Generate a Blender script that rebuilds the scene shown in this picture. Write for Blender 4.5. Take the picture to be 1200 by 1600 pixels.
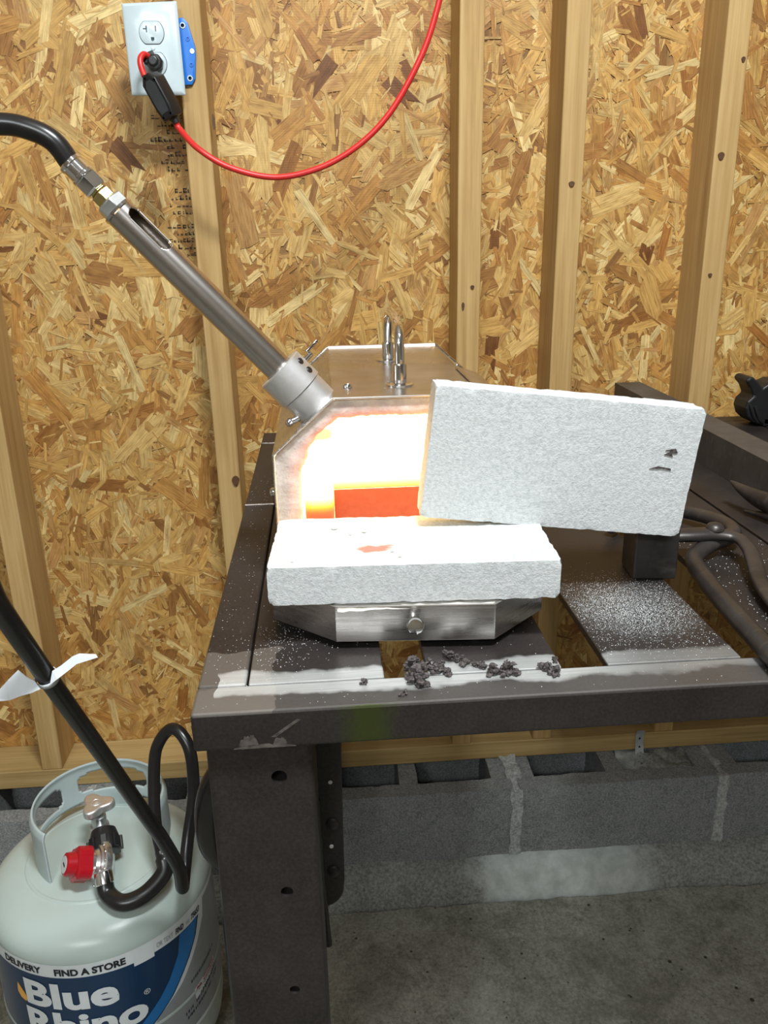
import bpy, bmesh, math, random
import numpy as np
from mathutils import Vector, Matrix, noise

for o in list(bpy.data.objects):
    bpy.data.objects.remove(o)
SC = bpy.context.scene
COL = SC.collection
random.seed(7)
rng = np.random.default_rng(7)
PI = math.pi

# ---------------------------------------------------------------- camera
cam_d = bpy.data.cameras.new('camera')
cam = bpy.data.objects.new('camera', cam_d)
COL.objects.link(cam)
cam_d.sensor_fit = 'VERTICAL'
cam_d.sensor_height = 36.0
cam_d.sensor_width = 27.0
cam_d.lens = 1278.5 / 1600 * 36.0
cam_d.clip_start = 0.02
r_ = Vector((0.99680636, -0.0777469, -0.01823442))
u_ = Vector((0.04250708, 0.32327211, 0.94535088))
f_ = Vector((0.06760342, 0.94310687, -0.32554449))
cam.matrix_world = Matrix(((r_.x, u_.x, -f_.x, 0.0), (r_.y, u_.y, -f_.y, 0.0),
                           (r_.z, u_.z, -f_.z, 1.22075), (0, 0, 0, 1)))
SC.camera = cam

# ---------------------------------------------------------------- world, lamps, exposure
wd = bpy.data.worlds.new('world')
SC.world = wd
wd.use_nodes = True
bg = wd.node_tree.nodes['Background']
bg.inputs[0].default_value = (0.86, 0.95, 1.0, 1)
bg.inputs[1].default_value = 0.0      # closed shed: no sky light


def lamp(name, loc, target, sx, sy, power, col=(1, 1, 1)):
    d = bpy.data.lights.new(name, 'AREA')
    d.shape = 'RECTANGLE'
    d.size = sx
    d.size_y = sy
    d.energy = power
    d.color = col
    o = bpy.data.objects.new(name, d)
    COL.objects.link(o)
    o.location = loc
    o.rotation_euler = (Vector(target) - Vector(loc)).to_track_quat('-Z', 'Y').to_euler()
    return o


lamp('ceiling_lamp_offscreen', (0.30, 0.02, 2.55), (0.28, 0.75, 0.8), 0.42, 0.22, 46, (0.93, 0.985, 1.0))
lamp('shop_tube_lamp_offscreen', (-0.7, -1.8, 2.50), (0.1, 1.4, 1.2), 1.2, 0.22, 34, (0.93, 0.985, 1.0))
SC.view_settings.view_transform = 'Standard'
SC.view_settings.look = 'None'
SC.view_settings.gamma = 1.0
SC.view_settings.exposure = 0.0
SC.view_settings.use_curve_mapping = False


# ================================================================ helpers
class MB:
    def __init__(s):
        s.v = []
        s.f = []

    def add(s, vs, fs):
        b = len(s.v)
        s.v += [tuple(map(float, q)) for q in vs]
        s.f += [tuple(b + i for i in q) for q in fs]
        return s

    def box(s, x0, x1, y0, y1, z0, z1):
        vs = [(x, y, z) for x in (x0, x1) for y in (y0, y1) for z in (z0, z1)]
        return s.add(vs, [(0, 1, 3, 2), (4, 6, 7, 5), (0, 4, 5, 1), (2, 3, 7, 6), (0, 2, 6, 4), (1, 5, 7, 3)])

    def obox(s, c, X, Y, Z):
        c, X, Y, Z = Vector(c), Vector(X), Vector(Y), Vector(Z)
        vs = [c + X * a + Y * b + Z * d for a in (-1, 1) for b in (-1, 1) for d in (-1, 1)]
        return s.add(vs, [(0, 1, 3, 2), (4, 6, 7, 5), (0, 4, 5, 1), (2, 3, 7, 6), (0, 2, 6, 4), (1, 5, 7, 3)])

    def lathe(s, o, ax, prof, n=32, phase=0.0, caps=True):
        """prof: list of (height along axis, radius)"""
        o, ax = Vector(o), Vector(ax).normalized()
        t = Vector((0, 0, 1)) if abs(ax.z) < 0.9 else Vector((1, 0, 0))
        e1 = t.cross(ax).normalized()
        e2 = ax.cross(e1)
        vs, fs = [], []
        for h, r in prof:
            for k in range(n):
                a = 2 * PI * k / n + phase
                vs.append(o + ax * h + (e1 * math.cos(a) + e2 * math.sin(a)) * r)
        for i in range(len(prof) - 1):
            for k in range(n):
                k2 = (k + 1) % n
                fs.append((i * n + k, i * n + k2, (i + 1) * n + k2, (i + 1) * n + k))
        if caps:
            fs.append(tuple(range(n))[::-1])
            fs.append(tuple((len(prof) - 1) * n + k for k in range(n)))
        return s.add(vs, fs)

    def cyl(s, p0, p1, r0, r1=None, n=24):
        p0, p1 = Vector(p0), Vector(p1)
        return s.lathe(p0, p1 - p0, [(0, r0), ((p1 - p0).length, r0 if r1 is None else r1)], n)

    def tube(s, pts, r, n=14, flat=1.0, upv=None):
        pts = [Vector(q) for q in pts]
        m = len(pts)
        rs = r if isinstance(r, (list, tuple)) else [r] * m
        tg = []
        for i in range(m):
            a, b = pts[max(i - 1, 0)], pts[min(i + 1, m - 1)]
            tg.append((b - a).normalized())
        t0 = upv and Vector(upv) or (Vector((0, 0, 1)) if abs(tg[0].z) < 0.9 else Vector((1, 0, 0)))
        e1 = (t0 - tg[0] * t0.dot(tg[0])).normalized()
        vs, fs = [], []
        for i in range(m):
            e1 = (e1 - tg[i] * e1.dot(tg[i])).normalized()
            e2 = tg[i].cross(e1)
            for k in range(n):
                a = 2 * PI * k / n
                vs.append(pts[i] + e1 * math.cos(a) * rs[i] * flat + e2 * math.sin(a) * rs[i])
        for i in range(m - 1):
            for k in range(n):
                k2 = (k + 1) % n
                fs.append((i * n + k, i * n + k2, (i + 1) * n + k2, (i + 1) * n + k))
        fs.append(tuple(range(n))[::-1])
        fs.append(tuple((m - 1) * n + k for k in range(n)))
        return s.add(vs, fs)

    def prism(s, poly, vec):
        n = len(poly)
        vec = Vector(vec)
        vs = [Vector(q) for q in poly] + [Vector(q) + vec for q in poly]
        fs = [tuple(range(n))[::-1], tuple(range(n, 2 * n))]
        for k in range(n):
            k2 = (k + 1) % n
            fs.append((k, k2, n + k2, n + k))
        return s.add(vs, fs)

    def ball(s, c, r, n=16, sz=1.0):
        m = n // 2
        prof = [(-r * sz * math.cos(PI * i / m), max(r * math.sin(PI * i / m), 1e-5)) for i in range(m + 1)]
        return s.lathe(c, (0, 0, 1), prof, n)

    def build(s, name, mat, parent=None, smooth=35, bevel=0, segs=2, recalc=True):
        off = Vector((0, 0, 0))
        q = parent
        while q is not None:
            off += q.location
            q = q.parent
        me = bpy.data.meshes.new(name)
        me.from_pydata([tuple(Vector(v) - off) for v in s.v], [], s.f)
        if recalc:
            bm = bmesh.new()
            bm.from_mesh(me)
            bmesh.ops.recalc_face_normals(bm, faces=bm.faces)
            bm.to_mesh(me)
            bm.free()
        return link(name, me, mat, parent, smooth, bevel, segs)


def link(name, me, mat, parent=None, smooth=35, bevel=0, segs=2):
    me.materials.append(mat)
    if smooth:
        me.shade_smooth()
        me.set_sharp_from_angle(angle=math.radians(smooth))
    o = bpy.data.objects.new(name, me)
    COL.objects.link(o)
    o.parent = parent
    if bevel:
        b = o.modifiers.new('bevel', 'BEVEL')
        b.width = bevel
        b.segments = segs
        b.limit_method = 'ANGLE'
        b.angle_limit = math.radians(40)
    return o


def carve(o, cut):
    """cut a real cavity into a part"""
    c = cut.build('cutter', o.data.materials[0], o.parent, 0)
    bpy.context.view_layer.update()
    md = o.modifiers.new('cut', 'BOOLEAN')
    md.operation = 'DIFFERENCE'
    md.solver = 'EXACT'
    md.object = c
    me = bpy.data.meshes.new_from_object(o.evaluated_get(bpy.context.evaluated_depsgraph_get()))
    o.modifiers.clear()
    o.data = me
    me.shade_smooth()
    me.set_sharp_from_angle(angle=math.radians(35))
    bpy.data.objects.remove(c)


def tag(o, label, cat, group=None):
    o['label'] = label
    o['category'] = cat
    if group:
        o['group'] = group
    return o


def thing(name, loc, label, cat, group=None):
    o = bpy.data.objects.new(name, None)
    o.empty_display_size = 0.02
    COL.objects.link(o)
    o.location = loc
    return tag(o, label, cat, group)


def struct(o, label=None, cat=None):
    o['kind'] = 'structure'
    if label:
        o['label'] = label
        o['category'] = cat
    return o


def spline(pts, k=8):
    P = [Vector(q) for q in pts]
    P = [P[0] * 2 - P[1]] + P + [P[-1] * 2 - P[-2]]
    out = []
    for i in range(1, len(P) - 2):
        a, b, c, d = P[i - 1:i + 3]
        for j in range(k):
            t = j / k
            out.append(0.5 * ((2 * b) + (c - a) * t + (2 * a - 5 * b + 4 * c - d) * t * t + (3 * b - a - 3 * c + d) * t ** 3))
    out.append(P[-2])
    return out


# ---------------------------------------------------------------- materials
class NT:
    def __init__(s, name):
        s.m = bpy.data.materials.new(name)
        s.m.use_nodes = True
        s.t = s.m.node_tree
        s.b = s.t.nodes['Principled BSDF']

    def n(s, typ, **kw):
        q = s.t.nodes.new('ShaderNode' + typ)
        for k, v in kw.items():
            setattr(q, k, v)
        return q

    def put(s, sock, v):
        if isinstance(v, bpy.types.NodeSocket):
            s.t.links.new(v, sock)
        elif isinstance(v, (tuple, list)):
            v = tuple(v)
            sock.default_value = v + (1,) if (len(v) == 3 and sock.type == 'RGBA') else v
        else:
            sock.default_value = v
        return s

    def inp(s, **kw):
        for k, v in kw.items():
            s.put(s.b.inputs[k.replace('_', ' ')], v)
        return s

    def pos(s, scale=(1, 1, 1)):
        g = s.n('NewGeometry')
        mp = s.n('Mapping')
        s.t.links.new(g.outputs['Position'], mp.inputs['Vector'])
        mp.inputs['Scale'].default_value = scale
        return mp.outputs['Vector']

    def noise(s, vec, scale, detail=3, rough=0.55, dist=0.0, out='Fac'):
        q = s.n('TexNoise')
        s.put(q.inputs['Vector'], vec)
        q.inputs['Scale'].default_value = scale
        q.inputs['Detail'].default_value = detail
        q.inputs['Roughness'].default_value = rough
        q.inputs['Distortion'].default_value = dist
        return q.outputs[out]

    def voro(s, vec, scale, feature='F1'):
        q = s.n('TexVoronoi', feature=feature)
        s.put(q.inputs['Vector'], vec)
        q.inputs['Scale'].default_value = scale
        return q.outputs['Distance']

    def ramp(s, fac, stops):
        q = s.n('ValToRGB')
        e = q.color_ramp.elements
        while len(e) < len(stops):
            e.new(0.5)
        for el, (p, c) in zip(e, stops):
            el.position = p
            c = (c, c, c) if not isinstance(c, (tuple, list)) else c
            el.color = tuple(c) + (1,)
        s.put(q.inputs['Fac'], fac)
        return q.outputs['Color']

    def mix(s, fac, a, b, mode='MIX'):
        q = s.n('Mix', data_type='RGBA', blend_type=mode)
        s.put(q.inputs[0], fac)
        s.put(q.inputs[6], a)
        s.put(q.inputs[7], b)
        return q.outputs[2]

    def math(s, op, a, b=0.0):
        q = s.n('Math', operation=op)
        s.put(q.inputs[0], a)
        s.put(q.inputs[1], b)
        return q.outputs[0]

    def xyz(s, vec):
        q = s.n('SeparateXYZ')
        s.put(q.inputs[0], vec)
        return q.outputs

    def bump(s, h, strength=0.3, dist=0.002):
        q = s.n('Bump')
        q.inputs['Strength'].default_value = strength
        q.inputs['Distance'].default_value = dist
        s.put(q.inputs['Height'], h)
        s.put(s.b.inputs['Normal'], q.outputs['Normal'])
        return s


def plain(name, col, rough=0.5, metal=0.0, var=0.12, vs=60, bump=0.0, bs=300, spec=0.5, coat=0.0):
    q = NT(name)
    v = q.noise(q.pos(), vs, 4)
    lo = tuple(c * (1 - var) for c in col)
    hi = tuple(min(c * (1 + var), 1) for c in col)
    q.inp(Base_Color=q.ramp(v, [(0.3, lo), (0.7, hi)]), Roughness=rough, Metallic=metal)
    q.b.inputs['Specular IOR Level'].default_value = spec
    q.b.inputs['Coat Weight'].default_value = coat
    if bump:
        q.bump(q.noise(q.pos(), bs, 4), bump, 0.001)
    return q.m


def m_wood(name, lo, mid, hi, vert=True, horiz_dark=0):
    q = NT(name)
    sc = (55, 55, 2.2) if vert else (2.2, 55, 55)
    p = q.pos(sc)
    g = q.noise(p, 1.0, 4, 0.6, 0.6)
    p2 = q.pos((260, 260, 6) if vert else (6, 260, 260))
    fine = q.noise(p2, 1.0, 3)
    big = q.noise(q.pos(), 5, 3)
    c = q.ramp(g, [(0.28, lo), (0.5, mid), (0.72, hi)])
    c = q.mix(0.35, c, q.ramp(fine, [(0.3, lo), (0.7, hi)]))
    c = q.mix(q.ramp(big, [(0.35, 0.0), (0.75, 0.35)]), c, lo)
    q.inp(Base_Color=c, Roughness=0.62)
    q.b.inputs['Specular IOR Level'].default_value = 0.3
    q.bump(fine, 0.25, 0.0008)
    return q.m


M = {}
M['stud'] = m_wood('pine_lumber', (0.33, 0.19, 0.065), (0.50, 0.32, 0.125), (0.60, 0.42, 0.19))
M['plate'] = m_wood('pine_plate', (0.30, 0.19, 0.07), (0.48, 0.33, 0.135), (0.58, 0.42, 0.19), vert=False)


def m_osb():
    q = NT('pressed_wood_strand')
    a = q.n('Attribute', attribute_name='Col')
    g = q.n('Attribute', attribute_name='grain')
    mp = q.n('Mapping')
    q.t.links.new(g.outputs['Vector'], mp.inputs['Vector'])
    mp.inputs['Scale'].default_value = (28, 520, 1)
    fine = q.noise(mp.outputs['Vector'], 1.0, 4, 0.65, 0.5)
    mp2 = q.n('Mapping')
    q.t.links.new(g.outputs['Vector'], mp2.inputs['Vector'])
    mp2.inputs['Scale'].default_value = (40, 90, 1)
    blot = q.noise(mp2.outputs['Vector'], 1.0, 3)
    c = q.mix(1.0, a.outputs['Color'], q.ramp(fine, [(0.3, (0.58, 0.50, 0.40)), (0.5, (1.0, 1.0, 1.0)), (0.72, (1.28, 1.24, 1.15))]), 'MULTIPLY')
    c = q.mix(1.0, c, q.ramp(blot, [(0.3, (0.74, 0.68, 0.6)), (0.55, (1.0, 1.0, 1.0))]), 'MULTIPLY')
    q.inp(Base_Color=c, Roughness=0.5)
    q.b.inputs['Specular IOR Level'].default_value = 0.35
    # screen imprint: fine horizontal ribs in patches
    x = q.xyz(q.pos())
    rib = q.math('SINE', q.math('MULTIPLY', x[2], 2 * PI / 0.0036))
    patch = q.ramp(q.noise(q.pos(), 4.5, 2), [(0.45, 0.0), (0.62, 1.0)])
    h = q.math('ADD', q.math('MULTIPLY', q.math('MULTIPLY', rib, patch), 0.09), fine)
    q.bump(h, 0.35, 0.0009)
    return q.m


M['osb'] = m_osb()
M['osb_back'] = plain('strand_board_core', (0.30, 0.16, 0.05), 0.7, vs=30, var=0.4)


def m_concrete(name, lo, hi, pits=True, sc=1.0, patch=False):
    q = NT(name)
    p = q.pos()
    big = q.noise(p, 5 * sc, 5, 0.6)
    fine = q.noise(p, 190 * sc, 4, 0.7)
    mid = q.noise(p, 38 * sc, 4, 0.6)
    c = q.ramp(big, [(0.3, lo), (0.7, hi)])
    c = q.mix(0.45, c, q.ramp(mid, [(0.3, tuple(k * 0.55 for k in lo)), (0.7, tuple(k * 1.15 for k in hi))]))
    c = q.mix(0.36 if pits else 0.52, c, q.ramp(fine, [(0.34, tuple(k * 0.3 for k in lo)), (0.66, tuple(k * 1.45 for k in hi))]))
    if pits:
        st_ = q.noise(p, 7.5, 5, 0.65, 0.4)
        c = q.mix(q.ramp(st_, [(0.50, 0.0), (0.66, 0.55)]), c, (0.085, 0.082, 0.06))
        c = q.mix(q.ramp(st_, [(0.30, 0.45), (0.42, 0.0)]), c, (0.44, 0.45, 0.41))
        v = q.voro(p, 46)
        mk = q.ramp(q.math('ADD', v, q.math('MULTIPLY', q.noise(p, 22, 3), 0.55)), [(0.30, 1.0), (0.38, 0.0)])
        c = q.mix(mk, c, tuple(k * 0.25 for k in lo))
    if patch:      # pale fresh cement smeared on part of it
        x = q.xyz(p)
        e = q.math('ADD', q.math('ABSOLUTE', q.math('SUBTRACT', x[0], 0.43)), q.math('MULTIPLY', q.noise(p, 14, 3), 0.16))
        c = q.mix(q.ramp(e, [(0.20, 0.9), (0.27, 0.0)]), c, q.ramp(mid, [(0.3, (0.40, 0.43, 0.41)), (0.7, (0.60, 0.64, 0.62))]))
    q.inp(Base_Color=c, Roughness=0.88)
    q.b.inputs['Specular IOR Level'].default_value = 0.25
    q.bump(q.math('ADD', fine, mid), 0.6, 0.002)
    return q.m


M['floor'] = m_concrete('floor_concrete', (0.18, 0.175, 0.15), (0.37, 0.37, 0.325))
M['block'] = m_concrete('block_concrete', (0.16, 0.165, 0.165), (0.30, 0.31, 0.31), pits=False, sc=1.6)
M['mortar'] = m_concrete('mortar_grey', (0.30, 0.31, 0.30), (0.45, 0.46, 0.45), pits=False)
M['cove'] = m_concrete('cement_cove', (0.17, 0.17, 0.155), (0.30, 0.305, 0.285), pits=False, patch=True)


def m_bench():
    """mill-scale steel with bare ground bands at the welds (own wear of the bench top)"""
    q = NT('bench_steel')
    p = q.pos()
    x = q.xyz(p)
    sc = q.noise(p, 14, 4, 0.6)
    scr = q.noise(q.pos((30, 220, 30)), 1.0, 4, 0.6)
    fine = q.noise(p, 420, 3, 0.6)
    base = q.ramp(sc, [(0.3, (0.023, 0.0175, 0.0165)), (0.7, (0.049, 0.040, 0.038))])
    base = q.mix(0.3, base, q.ramp(fine, [(0.35, (0.016, 0.012, 0.0115)), (0.75, (0.080, 0.070, 0.067))]))
    wob = q.math('MULTIPLY', q.math('SUBTRACT', q.noise(p, 26, 3), 0.5), 0.030)
    d = q.math('ABSOLUTE', q.math('SUBTRACT', q.math('ADD', x[1], wob), 0.5385))
    band = q.ramp(d, [(0.0150, 1.0), (0.0175, 0.0)])
    top = q.ramp(x[2], [(0.9035, 0.0), (0.9042, 1.0)])
    xl = q.math('ADD', x[0], q.math('MULTIPLY', wob, 0.6))
    lim = q.math('MULTIPLY', q.math('GREATER_THAN', xl, -0.088), q.math('LESS_THAN', xl, 0.372))
    band = q.math('MULTIPLY', q.math('MULTIPLY', band, top), lim)
    fadex = q.ramp(x[0], [(0.17, 1.0), (0.24, 0.38)])
    band = q.math('MULTIPLY', band, fadex)
    brush = q.noise(q.pos((26, 700, 26)), 1.0, 3, 0.6)
    bright = q.ramp(brush, [(0.3, (0.60, 0.61, 0.60)), (0.7, (0.82, 0.83, 0.82))])
    # tan, worn zone at the corner
    cw = q.math('MULTIPLY', q.math('LESS_THAN', q.math('ADD', x[1], wob), 0.592), q.math('LESS_THAN', q.math('ADD', xl, wob), -0.045))
    cw = q.math('MULTIPLY', cw, top)
    c = q.mix(q.math('MULTIPLY', cw, 0.55), base, (0.33, 0.29, 0.25))
    fw = q.math('MULTIPLY', q.math('LESS_THAN', q.math('ADD', x[1], wob), 0.535), top)
    c = q.mix(q.math('MULTIPLY', fw, 0.28), c, (0.33, 0.31, 0.29))
    c = q.mix(band, c, bright)
    gd = q.math('ADD', q.math('ABSOLUTE', q.math('SUBTRACT', x[0], 0.022)), q.math('MULTIPLY', q.noise(p, 160, 4, 0.7), 0.03))
    gm_ = q.math('MULTIPLY', q.ramp(gd, [(0.022, 0.8), (0.038, 0.0)]), q.math('LESS_THAN', x[1], 0.5015))
    c = q.mix(gm_, c, (0.045, 0.06, 0.008))      # green paint smear on the front rail
    # dusting of white grit on the third slat
    dx = q.math('DIVIDE', q.math('SUBTRACT', x[0], 0.262), 0.062)
    dy = q.math('DIVIDE', q.math('SUBTRACT', x[1], 0.628), 0.062)
    rr = q.math('ADD', q.math('MULTIPLY', dx, dx), q.math('MULTIPLY', dy, dy))
    dust = q.math('MULTIPLY', q.ramp(rr, [(0.0, 0.85), (1.0, 0.0)]), q.ramp(q.noise(p, 900, 2, 0.7), [(0.5, 0.0), (0.62, 1.0)]))
    c = q.mix(q.math('MULTIPLY', dust, top), c, (0.62, 0.64, 0.65))
    ro = q.math('ADD', 0.34, q.math('MULTIPLY', sc, 0.25))
    q.inp(Base_Color=c, Roughness=ro, Metallic=0.45)
    q.bump(q.math('ADD', fine, scr), 0.12, 0.0005)
    return q.m


M['bench'] = m_bench()


def m_dark_steel(name, lo, hi, rough=0.42, metal=0.5):
    q = NT(name)
    p = q.pos()
    sc = q.noise(p, 18, 4, 0.6)
    fine = q.noise(q.pos((40, 200, 90)), 1.0, 4)
    c = q.ramp(sc, [(0.3, lo), (0.75, hi)])
    c = q.mix(q.ramp(fine, [(0.55, 0.0), (0.8, 0.35)]), c, tuple(k * 2.2 for k in hi))
    q.inp(Base_Color=c, Roughness=rough, Metallic=metal)
    q.bump(q.noise(p, 260, 3), 0.15, 0.0006)
    return q.m


M['leg'] = M['bench']
M['weld'] = plain('weld_bead', (0.22, 0.19, 0.17), 0.35, 0.8, 0.4, 200, 0.4, 500)
M['forged'] = m_dark_steel('forged_iron', (0.030, 0.026, 0.025), (0.078, 0.068, 0.063), 0.38, 0.5)
M['black_iron'] = m_dark_steel('flat_iron', (0.055, 0.051, 0.048), (0.10, 0.095, 0.09), 0.5, 0.3)
M['stain'] = NT('stainless')
q = M['stain']
br = q.noise(q.pos((9, 9, 340)), 1.0, 3)
q.inp(Base_Color=q.ramp(q.noise(q.pos(), 30, 4), [(0.3, (0.50, 0.47, 0.45)), (0.7, (0.66, 0.63, 0.61))]), Metallic=1.0,
      Roughness=q.ramp(br, [(0.3, 0.20), (0.7, 0.34)]))
M['stain'] = q.m
M['tube'] = plain('burner_tube_steel', (0.62, 0.58, 0.56), 0.24, 1.0, 0.06, 40)
M['alu'] = plain('cast_aluminium', (0.80, 0.79, 0.79), 0.42, 0.9, 0.06, 90, 0.08, 600)
M['chrome'] = plain('chrome', (0.82, 0.82, 0.83), 0.10, 1.0, 0.03)
M['strap'] = plain('galvanised_strap', (0.42, 0.45, 0.46), 0.5, 0.3, 0.18, 70)
M['zinc'] = plain('zinc_plate', (0.60, 0.61, 0.61), 0.38, 0.95, 0.18, 70)
M['brass'] = plain('brass', (0.66, 0.55, 0.24), 0.22, 1.0, 0.08)
M['rubber'] = plain('hose_rubber', (0.012, 0.011, 0.011), 0.28, 0, 0.2, 90)
M['blackplastic'] = plain('black_plastic', (0.010, 0.010, 0.011), 0.42, 0, 0.2, 120)
M['greyplastic'] = plain('grey_plastic_label', (0.045, 0.05, 0.055), 0.5, 0, 0.1)
M['red_cord'] = plain('red_cord', (0.62, 0.025, 0.022), 0.35, 0, 0.08)
M['red_knob'] = plain('red_knob', (0.42, 0.008, 0.016), 0.25, 0, 0.08)
M['white_plastic'] = plain('white_plastic', (0.55, 0.64, 0.67), 0.22, 0, 0.02)
M['blue_plastic'] = plain('blue_plastic', (0.012, 0.17, 0.62), 0.4, 0, 0.06)
M['tankpaint'] = plain('tank_paint', (0.45, 0.53, 0.50), 0.30, 0, 0.05, 12, 0.04, 40)
M['collarpaint'] = plain('collar_paint', (0.43, 0.50, 0.50), 0.4, 0, 0.08, 20)
M['label_white'] = plain('label_white', (0.66, 0.70, 0.71), 0.35, 0, 0.03)
M['label_silver'] = plain('label_silver', (0.36, 0.38, 0.40), 0.32, 0.35, 0.05)
M['navy'] = plain('label_navy', (0.004, 0.028, 0.078), 0.3, 0, 0.08, 10)
M['swoosh'] = plain('label_blue', (0.016, 0.15, 0.40), 0.3, 0, 0.06, 10)
M['ink'] = plain('label_ink', (0.01, 0.012, 0.02), 0.5)
M['flame'] = plain('label_flame', (0.75, 0.38, 0.06), 0.4)
M['label_red'] = plain('label_red', (0.35, 0.01, 0.03), 0.4)
M['paper'] = plain('paper', (0.72, 0.76, 0.80), 0.7, 0, 0.05)
M['slag'] = plain('burnt_fibre', (0.075, 0.062, 0.06), 0.6, 0, 0.9, 500, 0.8, 900)
M['grit'] = plain('white_grit', (0.7, 0.72, 0.73), 0.8)
M['fibre'] = plain('ceramic_fibre', (0.72, 0.69, 0.64), 0.9, 0, 0.18, 70, 0.5, 200)
M['knot'] = plain('knot_wood', (0.09, 0.04, 0.015), 0.6, 0, 0.4, 200)
M['stampink'] = plain('stamp_ink', (0.055, 0.035, 0.015), 0.6, 0, 0.5, 200)


def m_brick(stain=False):
    q = NT('insulating_firebrick')
    p = q.pos()
    f = q.noise(p, 330, 3, 0.6)
    f2 = q.noise(p, 700, 2, 0.6)
    c = q.ramp(f, [(0.3, (0.46, 0.48, 0.48)), (0.60, (0.60, 0.615, 0.615))])
    if stain:
        x = q.xyz(p)
        w = q.math('MULTIPLY', q.math('SUBTRACT', q.noise(p, 90, 3), 0.5), 0.016)
        dx = q.math('DIVIDE', q.math('SUBTRACT', q.math('ADD', x[0], w), 0.036), 0.016)
        dy = q.math('DIVIDE', q.math('SUBTRACT', q.math('ADD', x[1], w), 0.6215), 0.0085)
        d = q.math('ADD', q.math('MULTIPLY', dx, dx), q.math('MULTIPLY', dy, dy))
        c = q.mix(q.ramp(d, [(0.5, 0.85), (1.0, 0.0)]), c, (0.40, 0.15, 0.10))
    q.inp(Base_Color=c, Roughness=0.92)
    q.b.inputs['Specular IOR Level'].default_value = 0.2
    q.bump(q.math('ADD', f, f2), 0.45, 0.0010)
    return q.m


M['brick'] = m_brick()
M['brick_stain'] = m_brick(True)


def m_heat(name, lo, hi):
    """ceramic lining: the hotter it is, the more it glows (attribute temperature_level)"""
    q = NT(name)
    a = q.n('Attribute', attribute_name='temperature_level')
    h = a.outputs['Fac']
    q.inp(Base_Color=q.ramp(q.noise(q.pos(), 120, 4), [(0.3, lo), (0.7, hi)]), Roughness=0.9)
    col = q.ramp(h, [(0.0, (1.0, 0.10, 0.06)), (0.45, (1.0, 0.09, 0.045)), (0.62, (1.0, 0.13, 0.03)), (0.76, (1.0, 0.38, 0.02)), (1.0, (1.0, 0.78, 0.38))])
    st = q.math('MULTIPLY', q.math('POWER', h, 4.0), 7.0)
    q.put(q.b.inputs['Emission Color'], col)
    q.put(q.b.inputs['Emission Strength'], st)
    q.bump(q.noise(q.pos(), 260, 4), 0.5, 0.002)
    return q.m


M['heat'] = m_heat('hot_ceramic', (0.46, 0.40, 0.36), (0.62, 0.56, 0.51))
M['heat_shelf'] = m_heat('hot_kiln_shelf', (0.05, 0.018, 0.014), (0.09, 0.035, 0.028))


# ================================================================ the setting
OSB_Y = 1.464
STUD_Y = 1.375
# floor
CN = 420
CX = [-2.2 + 5.0 * i / CN for i in range(CN + 1)]


def crack_y(x):
    return 1.223 + 0.009 * noise.noise((x * 7, 7, 0)) + 0.006 * noise.noise((x * 30, 3, 0))


def crack_w(x):
    return 0.0013 + 0.0045 * abs(noise.noise((x * 24, 0, 4))) ** 1.3


fb = MB()
ny = 50
vs = []
for x in CX:
    ye = crack_y(x) - crack_w(x)
    for j in range(ny + 1):
        y = -2.2 + (ye + 2.2) * j / ny
        vs.append((x, y, 0.0022 * noise.noise((x * 3, y * 3, 0)) - 0.002))
    vs.append((x, ye, -0.030))
nr_ = ny + 2
fb.add(vs, [(i * nr_ + j, (i + 1) * nr_ + j, (i + 1) * nr_ + j + 1, i * nr_ + j + 1) for i in range(CN) for j in range(ny + 1)])
floor = struct(fb.build('floor', M['floor'], None, 60), 'grey pitted concrete floor under the steel bench', 'floor')
MB().box(-2.2, 2.8, 1.15, 1.49, -0.06, -0.030).build('sub_slab', M['floor'], floor, 0)

# the rest of the shed: plain walls and ceiling outside the frame
M['shed'] = plain('shed_board', (0.46, 0.42, 0.36), 0.8, vs=9, var=0.3)
M['shed_ceiling'] = plain('shed_ceiling', (0.78, 0.78, 0.77), 0.85, vs=9)
struct(MB().box(-2.2, 2.8, -2.2, 1.49, 2.70, 2.75).build('ceiling', M['shed_ceiling'], None, 0), 'pale ceiling of the shed', 'ceiling')
struct(MB().box(-2.25, -2.2, -2.2, 1.49, -0.01, 2.70).build('wall_left', M['shed'], None, 0), 'brown board wall at the tank end of the shed', 'wall')
struct(MB().box(2.8, 2.85, -2.2, 1.49, -0.01, 2.70).build('wall_right', M['shed'], None, 0), 'brown board wall at the bench end of the shed', 'wall')
struct(MB().box(-2.2, 2.8, -2.25, -2.2, -0.01, 2.70).build('wall_front', M['shed'], None, 0), 'brown board wall facing the bench', 'wall')

# wall: strand board sheet with studs, bottom plate
WX0, WX1, WZ0, WZ1 = -2.2, 2.8, 0.213, 2.70
wb = MB().box(WX0, WX1, OSB_Y, OSB_Y + 0.011, WZ0, WZ1)
wall = struct(wb.build('wall_back', M['osb_back'], None, 0), 'golden strand board wall on pine studs', 'wall')

PAL = [((0.62, 0.415, 0.155), 3.4), ((0.55, 0.325, 0.098), 4.4), ((0.44, 0.218, 0.056), 3.0), ((0.33, 0.140, 0.034), 1.7),
       ((0.21, 0.082, 0.022), 0.7), ((0.68, 0.510, 0.23), 1.2), ((0.45, 0.245, 0.085), 1.4)]
PW = np.array([w for _, w in PAL])
PW = PW / PW.sum()
PC = np.array([c for c, _ in PAL])


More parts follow.
